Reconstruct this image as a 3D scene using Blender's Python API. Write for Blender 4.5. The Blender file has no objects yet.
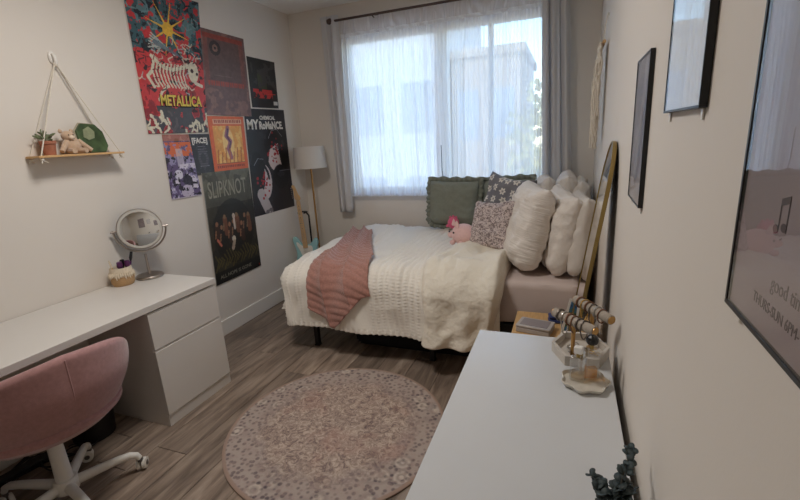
import bpy, bmesh, math, random
import numpy as np
from mathutils import Vector, Matrix, noise
random.seed(4)
rng = np.random.RandomState(3)
scene = bpy.context.scene
col = scene.collection
PI = math.pi
R = math.radians

# ------------------------------------------------------------------ camera
YAW, PITCH, ROLL, FPX = -0.3766, -0.2552, -0.0597, 430.69
F = Vector((math.sin(YAW)*math.cos(PITCH), math.cos(YAW)*math.cos(PITCH), math.sin(PITCH)))
r0 = F.cross(Vector((0, 0, 1))).normalized(); u0 = r0.cross(F)
rr = math.cos(ROLL)*r0 + math.sin(ROLL)*u0
uu = -math.sin(ROLL)*r0 + math.cos(ROLL)*u0
cam_data = bpy.data.cameras.new('camera'); cam = bpy.data.objects.new('camera', cam_data); col.objects.link(cam)
M3 = Matrix((rr, uu, -F)).transposed()
cam.matrix_world = Matrix.Translation((2.6249, 0, 1.5104)) @ M3.to_4x4()
cam_data.sensor_width = 36; cam_data.lens = FPX/800*36; cam_data.clip_start = .02
scene.camera = cam

# ------------------------------------------------------------------ world, light, exposure
W, D, H = 2.83, 4.01, 2.74
YB = -0.95                                   # wall behind the photographer
world = bpy.data.worlds.new('sky'); scene.world = world; world.use_nodes = True
wn = world.node_tree; bgn = wn.nodes['Background']
sky = wn.nodes.new('ShaderNodeTexSky'); sky.sky_type = 'NISHITA'; sky.sun_disc = False
sky.sun_elevation = R(48); sky.sun_rotation = R(180); sky.air_density = 1.2; sky.dust_density = .4
tint = wn.nodes.new('ShaderNodeMix'); tint.data_type = 'RGBA'; tint.blend_type = 'MULTIPLY'; tint.inputs[0].default_value = 1; tint.inputs[7].default_value = (.82, .95, 1.05, 1)
wn.links.new(sky.outputs[0], tint.inputs[6]); wn.links.new(tint.outputs[2], bgn.inputs[0]); bgn.inputs[1].default_value = 0.62
def area_light(name, loc, rot, sx, sy, power, color=(1, 1, 1), portal=False):
    l = bpy.data.lights.new(name, 'AREA'); l.shape = 'RECTANGLE'; l.size = sx; l.size_y = sy
    l.energy = power; l.color = color
    if portal: l.cycles.is_portal = True
    o = bpy.data.objects.new(name, l); col.objects.link(o); o.location = loc; o.rotation_euler = rot
    return o
area_light('window_portal', (1.55, 4.20, 1.7), (R(90), 0, PI), 2.0, 1.55, 1, portal=True)
sun = bpy.data.lights.new('sun', 'SUN'); sun.energy = 2.0; sun.angle = R(1); sun.color = (1, .95, .86)
so = bpy.data.objects.new('sun', sun); col.objects.link(so); so.rotation_euler = (R(48), 0, R(-35))   # shines on the houses across the street
FILL_POWER = 20  # strength of the added ceiling fill
scene.view_settings.view_transform = 'Standard'; scene.view_settings.look = 'None'
scene.view_settings.exposure = 0.36; scene.view_settings.gamma = 1; scene.view_settings.use_curve_mapping = False
scene.cycles.use_denoising = True
scene.cycles.max_bounces = 14; scene.cycles.diffuse_bounces = 7; scene.cycles.transmission_bounces = 8
scene.cycles.transparent_max_bounces = 16; scene.cycles.sample_clamp_indirect = 6
scene.cycles.caustics_reflective = False; scene.cycles.caustics_refractive = False

# ------------------------------------------------------------------ helpers: objects
def tag(o, label=None, cat=None, group=None, kind=None):
    if label: o['label'] = label
    if cat: o['category'] = cat
    if group: o['group'] = group
    if kind: o['kind'] = kind
    return o
def empty(name, loc=(0, 0, 0), rz=0, label=None, cat=None, group=None, kind=None):
    o = bpy.data.objects.new(name, None); col.objects.link(o); o.location = loc; o.rotation_euler = (0, 0, rz)
    o.empty_display_size = .05
    return tag(o, label, cat, group, kind)
def obj(name, bm, mat, parent=None, smooth=True, bevel=0, seg=2):
    me = bpy.data.meshes.new(name)
    bmesh.ops.recalc_face_normals(bm, faces=bm.faces)
    bm.to_mesh(me); bm.free()
    if smooth:
        me.polygons.foreach_set('use_smooth', [True]*len(me.polygons))
        me.set_sharp_from_angle(angle=R(40))
    for m in (mat if isinstance(mat, (list, tuple)) else [mat]): me.materials.append(m)
    o = bpy.data.objects.new(name, me); col.objects.link(o)
    if bevel:
        b = o.modifiers.new('bevel', 'BEVEL'); b.width = bevel; b.segments = seg; b.limit_method = 'ANGLE'; b.angle_limit = R(35)
    if parent: o.parent = parent
    return o
def bx(bm, x0, x1, y0, y1, z0, z1, mi=0):
    v = [bm.verts.new((x, y, z)) for z in (z0, z1) for y in (y0, y1) for x in (x0, x1)]
    for f in ((0, 2, 3, 1), (4, 5, 7, 6), (0, 1, 5, 4), (2, 6, 7, 3), (0, 4, 6, 2), (1, 3, 7, 5)):
        bm.faces.new([v[i] for i in f]).material_index = mi
    return v
def box(name, mat, x0, x1, y0, y1, z0, z1, parent=None, bevel=0.002):
    bm = bmesh.new(); bx(bm, x0, x1, y0, y1, z0, z1)
    return obj(name, bm, mat, parent, True, bevel)
def frame_at(d):
    d = Vector(d).normalized(); a = Vector((0, 0, 1)) if abs(d.z) < .9 else Vector((1, 0, 0))
    x = d.cross(a).normalized(); return x, x.cross(d).normalized()
def tube(bm, pts, rad, n=10, caps=True, closed=False):
    pts = [Vector(p) for p in pts]; N = len(pts)
    if not hasattr(rad, '__len__'): rad = [rad]*N
    rings = []; px = None
    for i, p in enumerate(pts):
        if closed: d = pts[(i+1) % N]-pts[i-1]
        else: d = pts[min(i+1, N-1)]-pts[max(i-1, 0)]
        if d.length < 1e-9: d = Vector((0, 0, 1))
        d.normalize()
        if px is None: px, _ = frame_at(d)
        px = (px - d*px.dot(d))
        if px.length < 1e-6: px, _ = frame_at(d)
        px.normalize(); py = d.cross(px)
        rings.append([bm.verts.new(p + (px*math.cos(2*PI*k/n) + py*math.sin(2*PI*k/n))*rad[i]) for k in range(n)])
    for i in range(N if closed else N-1):
        a, b = rings[i], rings[(i+1) % N]
        for k in range(n): bm.faces.new((a[k], a[(k+1) % n], b[(k+1) % n], b[k]))
    if caps and not closed:
        bm.faces.new(rings[0][::-1]); bm.faces.new(rings[-1])
def lathe(bm, prof, n=28, c=(0, 0, 0), wob=None):
    rings = []
    for (r, z) in prof:
        if r < 1e-6: rings.append([bm.verts.new((c[0], c[1], c[2]+z))])
        else:
            rings.append([bm.verts.new((c[0]+r*(wob(k/n) if wob else 1)*math.cos(2*PI*k/n), c[1]+r*(wob(k/n) if wob else 1)*math.sin(2*PI*k/n), c[2]+z)) for k in range(n)])
    for a, b in zip(rings, rings[1:]):
        for k in range(n):
            if len(a) == 1 and len(b) == 1: continue
            if len(a) == 1: bm.faces.new((a[0], b[k], b[(k+1) % n]))
            elif len(b) == 1: bm.faces.new((a[k], a[(k+1) % n], b[0]))
            else: bm.faces.new((a[k], a[(k+1) % n], b[(k+1) % n], b[k]))
def prism(bm, poly, z0, z1, T=None):
    T = T or (lambda p: p)
    a = [bm.verts.new(T(Vector((x, y, z0)))) for x, y in poly]; b = [bm.verts.new(T(Vector((x, y, z1)))) for x, y in poly]
    n = len(poly); bm.faces.new(a[::-1]); bm.faces.new(b)
    for k in range(n): bm.faces.new((a[k], a[(k+1) % n], b[(k+1) % n], b[k]))
def ellipsoid(bm, c, r, n=20, m=12, rot=None, f=None):
    res = bmesh.ops.create_uvsphere(bm, u_segments=n, v_segments=m, radius=1)
    for v in res['verts']:
        p = v.co.copy()
        if f: p = f(p)
        p = Vector((p.x*r[0], p.y*r[1], p.z*r[2]))
        if rot: p = rot @ p
        v.co = p + Vector(c)
def grid_mesh(name, P, mat, parent=None, close_u=False, solid=0, subsurf=0):
    """P: numpy (nu, nv, 3)"""
    nu, nv = P.shape[:2]
    me = bpy.data.meshes.new(name)
    idx = np.arange(nu*nv).reshape(nu, nv)
    a = idx[:-1, :-1]; b = idx[1:, :-1]; c = idx[1:, 1:]; d = idx[:-1, 1:]
    fc = np.stack([a, b, c, d], -1).reshape(-1, 4)
    if close_u:
        e = np.stack([idx[-1, :-1], idx[0, :-1], idx[0, 1:], idx[-1, 1:]], -1); fc = np.vstack([fc, e])
    me.vertices.add(nu*nv); me.vertices.foreach_set('co', P.reshape(-1).astype(np.float32))
    me.loops.add(len(fc)*4); me.loops.foreach_set('vertex_index', fc.reshape(-1).astype(np.int32))
    me.polygons.add(len(fc)); me.polygons.foreach_set('loop_start', np.arange(0, len(fc)*4, 4).astype(np.int32))
    me.update(calc_edges=True); me.validate()
    me.polygons.foreach_set('use_smooth', [True]*len(me.polygons))
    me.materials.append(mat)
    o = bpy.data.objects.new(name, me); col.objects.link(o)
    if solid:
        s = o.modifiers.new('solid', 'SOLIDIFY'); s.thickness = solid; s.offset = -1
    if parent: o.parent = parent
    return o
def text_mesh(name, s, size, mat, parent, T, extrude=0.0003, sx=1, align='LEFT', shear=0, bold=0):
    """flat lettering; T maps (u right, v up, w out) to world"""
    cu = bpy.data.curves.new(name, 'FONT'); cu.body = s; cu.size = size; cu.extrude = extrude; cu.align_x = align
    cu.shear = shear; cu.offset = bold; cu.resolution_u = 3
    t = bpy.data.objects.new(name+'_tmp', cu); col.objects.link(t)
    dg = bpy.context.evaluated_depsgraph_get(); me = bpy.data.meshes.new_from_object(t.evaluated_get(dg))
    bpy.data.objects.remove(t); bpy.data.curves.remove(cu)
    for v in me.vertices: v.co = T(v.co.x*sx, v.co.y, v.co.z)
    me.name = name; me.materials.clear(); me.materials.append(mat)
    o = bpy.data.objects.new(name, me); col.objects.link(o); o.parent = parent
    return o
def nz(x, y, z=0): return noise.noise(Vector((x, y, z)))

# ------------------------------------------------------------------ helpers: materials
def srgb(r, g, b):
    f = lambda c: c/12.92 if c <= .04045 else ((c+.055)/1.055)**2.4
    return (f(r/255), f(g/255), f(b/255), 1)
def mat(name, color, rough=.6, metal=0, var=0, vscale=20, bump=0, bscale=200, bdist=.002, spec=.5, coat=0, sheen=0, stretch=(1, 1, 1), objrand=0, trans=0, ior=1.45, detail=4):
    m = bpy.data.materials.new(name); m.use_nodes = True; nt = m.node_tree; N = nt.nodes; L = nt.links
    b = N['Principled BSDF']; b.inputs['Base Color'].default_value = color; b.inputs['Roughness'].default_value = rough
    b.inputs['Metallic'].default_value = metal; b.inputs['Specular IOR Level'].default_value = spec; b.inputs['IOR'].default_value = ior
    b.inputs['Coat Weight'].default_value = coat; b.inputs['Sheen Weight'].default_value = sheen; b.inputs['Sheen Roughness'].default_value = .5
    b.inputs['Transmission Weight'].default_value = trans
    tc = N.new('ShaderNodeTexCoord'); mp = N.new('ShaderNodeMapping'); L.new(tc.outputs['Object'], mp.inputs[0]); mp.inputs['Scale'].default_value = stretch
    if var or objrand:
        src = None
        hs = N.new('ShaderNodeHueSaturation'); hs.inputs['Color'].default_value = color
        if var:
            n = N.new('ShaderNodeTexNoise'); n.inputs['Scale'].default_value = vscale; n.inputs['Detail'].default_value = detail; L.new(mp.outputs[0], n.inputs[0])
            mr = N.new('ShaderNodeMapRange'); mr.inputs['From Min'].default_value = .3; mr.inputs['From Max'].default_value = .7
            mr.inputs['To Min'].default_value = 1-var; mr.inputs['To Max'].default_value = 1+var; L.new(n.outputs[0], mr.inputs[0]); src = mr.outputs[0]
        if objrand:
            oi = N.new('ShaderNodeObjectInfo'); m2 = N.new('ShaderNodeMapRange'); m2.inputs['To Min'].default_value = 1-objrand; m2.inputs['To Max'].default_value = 1+objrand
            L.new(oi.outputs['Random'], m2.inputs[0])
            if src:
                mu = N.new('ShaderNodeMath'); mu.operation = 'MULTIPLY'; L.new(src, mu.inputs[0]); L.new(m2.outputs[0], mu.inputs[1]); src = mu.outputs[0]
            else: src = m2.outputs[0]
        L.new(src, hs.inputs['Value']); L.new(hs.outputs[0], b.inputs['Base Color'])
    if bump:
        n2 = N.new('ShaderNodeTexNoise'); n2.inputs['Scale'].default_value = bscale; n2.inputs['Detail'].default_value = 3; L.new(mp.outputs[0], n2.inputs[0])
        bp = N.new('ShaderNodeBump'); bp.inputs['Strength'].default_value = bump; bp.inputs['Distance'].default_value = bdist
        L.new(n2.outputs[0], bp.inputs['Height']); L.new(bp.outputs[0], b.inputs['Normal'])
    return m
M_wall = mat('wall_paint', srgb(222, 215, 206), .7, var=.012, vscale=1.5, bump=.12, bscale=160, bdist=.001)
M_ceil = mat('ceiling_paint', srgb(235, 232, 226), .8)
M_trim = mat('white_trim', srgb(228, 224, 217), .35, bump=.05, bscale=30)
M_white = mat('white_laminate', srgb(212, 208, 202), .32, var=.01, vscale=6)
M_white2 = mat('white_laminate_dresser', srgb(206, 208, 210), .22, var=.01, vscale=6)
M_gap = mat('dark_gap', srgb(60, 56, 54), .8)
M_whitemetal = mat('white_powder_coat', srgb(225, 222, 214), .35)
M_black = mat('black_plastic', srgb(22, 22, 24), .45)
M_blackfab = mat('black_fabric', srgb(24, 24, 27), .9, bump=.4, bscale=400)
M_pink = mat('pink_velvet', srgb(166, 124, 122), .85, var=.09, vscale=60, bump=.35, bscale=500, sheen=.35)
M_throw = mat('rose_throw', srgb(176, 128, 116), .95, var=.14, vscale=80, bump=.9, bscale=350, bdist=.004, sheen=.4)
M_duvet = mat('cream_duvet', srgb(236, 231, 221), .9, var=.03, vscale=90, bump=.5, bscale=260, bdist=.003, sheen=.1)
M_duvet2 = mat('cream_duvet_smooth', srgb(232, 225, 210), .9, var=.02, vscale=12, bump=.9, bscale=17, bdist=.018, sheen=.1)
M_sheet = mat('blush_sheet', srgb(206, 190, 183), .85, var=.02, vscale=8, bump=.2, bscale=60, bdist=.004)
M_pillow = mat('white_pillow', srgb(224, 217, 209), .9, var=.02, vscale=40, bump=.9, bscale=16, bdist=.016)
M_pillow3 = mat('ribbed_white_pillow', srgb(226, 219, 211), .9, var=.02, vscale=40, bump=.55, bscale=9, bdist=.014, stretch=(1, 9, 1))
M_pillow2 = mat('ivory_pillow', srgb(214, 207, 199), .9, var=.02, vscale=40, bump=.4, bscale=90, bdist=.004)
M_green = mat('sage_green', srgb(130, 134, 122), .9, var=.06, vscale=60, bump=.4, bscale=200)
M_gold = mat('brushed_gold', srgb(160, 138, 88), .35, 1)
M_brass = mat('brass_pole', srgb(190, 150, 96), .35, 1)
M_nickel = mat('brushed_nickel', srgb(176, 166, 158), .3, 1, bump=.1, bscale=100, stretch=(1, 1, 12))
M_mirror = mat('mirror_glass', (.86, .88, .88, 1), .015, 1)
M_oak = mat('light_oak', srgb(196, 158, 108), .5, var=.1, vscale=14, stretch=(8, 1, 8), bump=.1, bscale=60)
M_wood = mat('pale_wood', srgb(206, 166, 116), .55, var=.08, vscale=30, stretch=(8, 1, 8))
M_rope = mat('white_cotton_rope', srgb(224, 216, 202), .9, var=.1, vscale=200, bump=.6, bscale=600)
M_shade = None
M_glass = bpy.data.materials.new('clear_glass'); M_glass.use_nodes = True
def _glass(m, base=0, tint=(1, 1, 1, 1), rough=.0, mult=1.0):
    nt = m.node_tree; N = nt.nodes; L = nt.links; N.clear()
    o = N.new('ShaderNodeOutputMaterial'); mx = N.new('ShaderNodeMixShader'); t = N.new('ShaderNodeBsdfTransparent'); g = N.new('ShaderNodeBsdfGlossy')
    t.inputs[0].default_value = tint; g.inputs['Roughness'].default_value = rough
    fr = N.new('ShaderNodeFresnel'); fr.inputs[0].default_value = 1.5
    mm = N.new('ShaderNodeMath'); mm.operation = 'MULTIPLY'; mm.operation = 'MULTIPLY_ADD'; mm.inputs[1].default_value = mult; mm.inputs[2].default_value = base; mm.use_clamp = True
    L.new(fr.outputs[0], mm.inputs[0])
    ge = N.new('ShaderNodeNewGeometry'); ib = N.new('ShaderNodeMath'); ib.operation = 'SUBTRACT'; ib.inputs[0].default_value = 1; L.new(ge.outputs['Backfacing'], ib.inputs[1])
    m3 = N.new('ShaderNodeMath'); m3.operation = 'MULTIPLY'; L.new(mm.outputs[0], m3.inputs[0]); L.new(ib.outputs[0], m3.inputs[1]); L.new(m3.outputs[0], mx.inputs[0]); L.new(t.outputs[0], mx.inputs[1]); L.new(g.outputs[0], mx.inputs[2]); L.new(mx.outputs[0], o.inputs[0])
_glass(M_glass)
M_bottle = bpy.data.materials.new('bottle_glass'); M_bottle.use_nodes = True; _glass(M_bottle, tint=(.95, .95, .94, 1), rough=.16, mult=3.0, base=.16)
def translucent(name, color, tcol, mix_t, transp=0, bump=0, stripes=0, fabric_scale=900):
    m = bpy.data.materials.new(name); m.use_nodes = True; nt = m.node_tree; N = nt.nodes; L = nt.links; N.clear()
    o = N.new('ShaderNodeOutputMaterial'); d = N.new('ShaderNodeBsdfDiffuse'); t = N.new('ShaderNodeBsdfTranslucent'); mx = N.new('ShaderNodeMixShader')
    d.inputs[0].default_value = color; t.inputs[0].default_value = tcol; mx.inputs[0].default_value = mix_t
    L.new(d.outputs[0], mx.inputs[1]); L.new(t.outputs[0], mx.inputs[2]); last = mx
    if bump:
        tc = N.new('ShaderNodeTexCoord'); n2 = N.new('ShaderNodeTexNoise'); n2.inputs['Scale'].default_value = fabric_scale; L.new(tc.outputs['Object'], n2.inputs[0])
        bp = N.new('ShaderNodeBump'); bp.inputs['Strength'].default_value = bump; bp.inputs['Distance'].default_value = .001; L.new(n2.outputs[0], bp.inputs['Height'])
        L.new(bp.outputs[0], d.inputs['Normal'])
    if transp:
        tr = N.new('ShaderNodeBsdfTransparent'); m2 = N.new('ShaderNodeMixShader')
        # threads seen edge-on close up: more opaque at grazing angles
        lw = N.new('ShaderNodeLayerWeight'); lw.inputs[0].default_value = .35
        mr = N.new('ShaderNodeMapRange'); mr.inputs['From Min'].default_value = 0; mr.inputs['From Max'].default_value = .8
        mr.inputs['To Min'].default_value = transp; mr.inputs['To Max'].default_value = transp*.1
        L.new(lw.outputs['Facing'], mr.inputs[0]); L.new(mr.outputs[0], m2.inputs[0])
        L.new(mx.outputs[0], m2.inputs[1]); L.new(tr.outputs[0], m2.inputs[2]); last = m2
    L.new(last.outputs[0], o.inputs[0]); return m
M_sheer = translucent('sheer_voile', (.88, .85, .84, 1), (.90, .86, .84, 1), .62, transp=.24)
M_sheerband = translucent('sheer_seam', (.88, .87, .86, 1), (.86, .84, .82, 1), .4, transp=.06)
M_curtain = translucent('grey_curtain', srgb(226, 225, 225), srgb(205, 205, 207), .3, bump=.3)
M_shade = translucent('lamp_shade_cloth', srgb(240, 237, 232), srgb(225, 220, 214), .4)

# ------------------------------------------------------------------ room shell
def struct(name, bm, m, parent=None, bevel=0):
    o = obj(name, bm, m, parent, True, bevel)
    if parent is None: o['kind'] = 'structure'
    return o
WX0, WX1, WZ0, WZ1 = .56, 2.50, .975, 2.46     # window opening
bm = bmesh.new(); bx(bm, -.12, 0, YB-.12, D+.16, -.1, H+.1); struct('wall_left', bm, M_wall)
def wall_x(y): return 2.797+.011*(y-1)          # the right wall is not quite square to the room
bm = bmesh.new(); bx(bm, 0, W+.12, YB-.12, D+.16, -.1, H+.1)
for v in bm.verts:
    if v.co.x < 1: v.co.x = wall_x(v.co.y)
struct('wall_right', bm, M_wall)
bm = bmesh.new()
bx(bm, 0, WX0, D, D+.16, 0, H); bx(bm, WX1, W, D, D+.16, 0, H); bx(bm, WX0, WX1, D, D+.16, 0, WZ0); bx(bm, WX0, WX1, D, D+.16, WZ1, H)
struct('wall_back', bm, M_wall)
DX0, DX1 = 1.2, 2.05
bm = bmesh.new(); bx(bm, 0, DX0, YB-.12, YB, 0, H); bx(bm, DX1, W, YB-.12, YB, 0, H); bx(bm, DX0, DX1, YB-.12, YB, 2.05, H); struct('wall_front', bm, M_wall)
bm = bmesh.new(); bx(bm, 0, W, YB, D, H, H+.1); struct('ceiling', bm, M_ceil)
# baseboards: tall flat board with an eased top
def baseboard(name, x0, x1, y0, y1):
    b = bmesh.new(); bx(b, x0, x1, y0, y1, 0, .128)
    if x0 > 2:
        for v in b.verts: v.co.x = wall_x(v.co.y)-(.012 if v.co.x < 2.82 else 0)
    o = obj(name, b, M_trim, None, True, .003); o['kind'] = 'structure'
baseboard('baseboard_left', 0, .015, YB, D)
baseboard('baseboard_back', .015, W-.015, D-.015, D)
baseboard('baseboard_right', W-.015, W, YB, D)
# door behind the photographer
b = bmesh.new(); bx(b, DX0, DX1, YB-.08, YB-.04, .01, 2.04)
door = struct('door_1', b, M_trim, bevel=.003)
for (a0, a1, c0, c1) in ((.1, .75, .2, .95), (.1, .75, 1.1, 1.9)):
    b = bmesh.new(); bx(b, DX0+a0, DX0+a1, YB-.04, YB-.032, c0, c1); obj('panel', b, M_trim, door, True, .004)
b = bmesh.new(); lathe(b, [(0, 0), (.014, 0), (.012, .04), (.028, .05), (.028, .07), (0, .08)], 16)
for v in b.verts: v.co = Vector((DX0+.07+v.co.x, YB-.04+v.co.z, 1+v.co.y))
obj('door_handle', b, M_nickel, door)

# floor: subfloor with individual planks
def floor_mat():
    m = bpy.data.materials.new('oak_vinyl_plank'); m.use_nodes = True; nt = m.node_tree; N = nt.nodes; L = nt.links; b = N['Principled BSDF']
    oi = N.new('ShaderNodeObjectInfo'); tc = N.new('ShaderNodeTexCoord'); mp = N.new('ShaderNodeMapping'); mp.inputs['Scale'].default_value = (9, 1.1, 1)
    add = N.new('ShaderNodeVectorMath'); add.operation = 'ADD'; sc = N.new('ShaderNodeVectorMath'); sc.operation = 'SCALE'; sc.inputs['Scale'].default_value = 30
    cx = N.new('ShaderNodeCombineXYZ'); L.new(oi.outputs['Random'], cx.inputs[0]); L.new(oi.outputs['Random'], cx.inputs[1]); L.new(cx.outputs[0], sc.inputs[0])
    L.new(tc.outputs['Object'], add.inputs[0]); L.new(sc.outputs[0], add.inputs[1]); L.new(add.outputs[0], mp.inputs[0])
    n = N.new('ShaderNodeTexNoise'); n.inputs['Scale'].default_value = 2.2; n.inputs['Detail'].default_value = 8; n.inputs['Roughness'].default_value = .62; n.inputs['Distortion'].default_value = .6; L.new(mp.outputs[0], n.inputs[0])
    cr = N.new('ShaderNodeValToRGB'); e = cr.color_ramp.elements; e[0].position = .3; e[0].color = srgb(92, 78, 68); e[1].position = .72; e[1].color = srgb(180, 162, 145)
    k = cr.color_ramp.elements.new(.5); k.color = srgb(140, 123, 109); L.new(n.outputs[0], cr.inputs[0])
    m2 = N.new('ShaderNodeMapRange'); m2.inputs['To Min'].default_value = .66; m2.inputs['To Max'].default_value = 1.22; L.new(oi.outputs['Random'], m2.inputs[0])
    hs = N.new('ShaderNodeHueSaturation'); L.new(cr.outputs[0], hs.inputs['Color']); L.new(m2.outputs[0], hs.inputs['Value'])
    # knots
    v = N.new('ShaderNodeTexVoronoi'); v.inputs['Scale'].default_value = 3.2; mp2 = N.new('ShaderNodeMapping'); mp2.inputs['Scale'].default_value = (1.6, .6, 1); L.new(add.outputs[0], mp2.inputs[0]); L.new(mp2.outputs[0], v.inputs[0])
    kr = N.new('ShaderNodeMapRange'); kr.inputs['From Min'].default_value = .03; kr.inputs['From Max'].default_value = .1; kr.inputs['To Min'].default_value = .55; kr.inputs['To Max'].default_value = 1; L.new(v.outputs['Distance'], kr.inputs[0])
    mu = N.new('ShaderNodeMix'); mu.data_type = 'RGBA'; mu.blend_type = 'MULTIPLY'; mu.inputs[0].default_value = 1; L.new(hs.outputs[0], mu.inputs[6]); L.new(kr.outputs[0], mu.inputs[7])
    L.new(mu.outputs[2], b.inputs['Base Color']); b.inputs['Roughness'].default_value = .42
    bp = N.new('ShaderNodeBump'); bp.inputs['Strength'].default_value = .25; bp.inputs['Distance'].default_value = .001; L.new(n.outputs[0], bp.inputs['Height']); L.new(bp.outputs[0], b.inputs['Normal'])
    return m
M_floor = floor_mat()
bm = bmesh.new(); bx(bm, 0, W, YB, D, -.1, -.004); floor = struct('floor', bm, M_gap)
PWID, PLEN = .207, 1.22
plank_me = {}
xi = .851-PWID*5
rows = 0
ends = {3: 2.376, 4: 1.335, 5: 2.18}
while xi < W:
    x0, x1 = max(xi, 0.0), min(xi+PWID, W)
    if x1-x0 > .01:
        off = ends.get(rows, .3+((rows*.43) % 1.0)*PLEN)
        y = off
        while y > YB: y -= PLEN
        while y < D:
            y0, y1 = max(y, YB), min(y+PLEN, D)
            if y1-y0 > .02:
                key = (round(x1-x0, 3), round(y1-y0, 3))
                g = .0014
                if key not in plank_me:
                    b = bmesh.new(); w_, l_ = x1-x0-2*g, y1-y0-2*g; c_ = .0015
                    lo = [(0, 0), (w_, 0), (w_, l_), (0, l_)]; up = [(c_, c_), (w_-c_, c_), (w_-c_, l_-c_), (c_, l_-c_)]
                    A = [b.verts.new((x, y_, -.004)) for x, y_ in lo]; B = [b.verts.new((x, y_, -.0012)) for x, y_ in lo]; Cc = [b.verts.new((x, y_, 0)) for x, y_ in up]
                    b.faces.new(A[::-1]); b.faces.new(Cc)
                    for s, t in ((A, B), (B, Cc)):
                        for k in range(4): b.faces.new((s[k], s[(k+1) % 4], t[(k+1) % 4], t[k]))
                    me = bpy.data.meshes.new('plank'); b.normal_update(); b.to_mesh(me); b.free(); me.materials.append(M_floor); plank_me[key] = me
                o = bpy.data.objects.new('plank', plank_me[key]); col.objects.link(o); o.location = (x0+g, y0+g, 0); o.parent = floor
            y += PLEN
    xi += PWID; rows += 1

# window: white vinyl frame, mullion, panes, sill
win = empty('window_1', (0, 0, 0), kind='structure')
b = bmesh.new(); fw = .055
for (a0, a1, c0, c1) in ((WX0, WX1, WZ0, WZ0+fw), (WX0, WX1, WZ1-fw, WZ1), (WX0, WX0+fw, WZ0+fw, WZ1-fw), (WX1-fw, WX1, WZ0+fw, WZ1-fw)): bx(b, a0, a1, D+.05, D+.12, c0, c1)
M_vinyl = mat('white_vinyl', srgb(232, 226, 216), .4)
obj('window_frame', b, M_vinyl, win, True, .004)
box('mullion', M_vinyl, 1.50, 1.585, D+.045, D+.115, WZ0+fw, WZ1-fw, win, .004)
for a0, a1 in ((WX0+fw, 1.50), (1.585, WX1-fw)):
    b = bmesh.new(); bx(b, a0, a1, D+.08, D+.084, WZ0+fw, WZ1-fw); obj('pane', b, M_glass, win)
box('sash_rail', M_vinyl, 1.94, 1.99, D+.09, D+.11, WZ0+fw, WZ1-fw, win, .003)
box('window_sill', M_vinyl, WX0, WX1, D-.01, D+.05, WZ0-.02, WZ0+.004, win, .004)

# ------------------------------------------------------------------ outside
M_ext = mat('pale_render', srgb(196, 178, 166), .9, var=.05, vscale=3)
M_ext2 = mat('beige_brick', srgb(190, 170, 150), .9, var=.08, vscale=4)
M_ext3 = mat('white_render', srgb(214, 214, 216), .9, var=.05, vscale=3)
M_extglass = mat('far_window_glass', srgb(158, 166, 180), .2)
def building(x0, x1, y0, y1, z1, m, label, cols_, rows_, floor_h=2.9):
    t = empty('building', ((x0+x1)/2, (y0+y1)/2, -6), label=label, cat='building', group=None)
    c = t.location
    b = bmesh.new(); bx(b, x0-c.x, x1-c.x, y0-c.y, y1-c.y, 0, z1+6); obj('wall', b, m, t)
    b = bmesh.new(); bx(b, x0-c.x-.1, x1-c.x+.1, y0-c.y-.1, y1-c.y+.1, z1+6, z1+6.25); obj('parapet', b, m, t)
    me = None; w_ = (x1-x0)/cols_
    for i in range(cols_):
        for j in range(rows_):
            zc = z1+6-1.7-j*floor_h; xc = x0-c.x+w_*(i+.5)
            if me is None:
                b = bmesh.new(); bx(b, -w_*.3, w_*.3, -.03, .05, -.75, .75); me = bpy.data.meshes.new('window'); b.normal_update(); b.to_mesh(me); b.free(); me.materials.append(M_extglass)
            o = bpy.data.objects.new('window', me); col.objects.link(o); o.location = (xc, y0-c.y, zc); o.parent = t
building(-9.5, -1.0, 13.5, 20, 7.0, M_ext3, 'pale building across the street behind the left half of the sheer curtain', 5, 4)
building(-.9, 1.25, 14.2, 19, 3.75, M_ext2, 'lower beige building with flat roof seen through the right half of the window', 2, 3)
M_leaf_out = mat('autumn_leaves', srgb(196, 184, 110), .9, var=.2, vscale=6)
t = empty('tree', (2.1, 12.4, -6), label='yellow green tree outside beside the right curtain', cat='tree')
b = bmesh.new()
for i in range(420):
    a, s = random.uniform(0, 2*PI), random.uniform(-1, 1); q = math.sqrt(1-s*s); rad = random.uniform(.6, 1.25)
    c = Vector((q*math.cos(a)*rad*.9, q*math.sin(a)*rad*.9, 7.2+s*rad*1.3)); d = Vector((random.uniform(-1, 1), random.uniform(-1, 1), random.uniform(-1, 1))).normalized(); e, g_ = frame_at(d)
    k = .16; b.faces.new([b.verts.new(c+e*k*x+g_*k*y) for x, y in ((-1, 0), (0, -.6), (1, 0), (0, .6))])
obj('foliage', b, M_leaf_out, t, False)
b = bmesh.new(); tube(b, [(0, 0, 0), (.05, 0, 4), (0, .05, 7.2)], [.16, .12, .05], 10); obj('trunk', b, M_oak, t)
b = bmesh.new(); bx(b, -60, 60, 4.6, 90, -6.2, -6); struct('ground', b, mat('street', srgb(150, 148, 144), .9, var=.1, vscale=.5))

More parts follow.
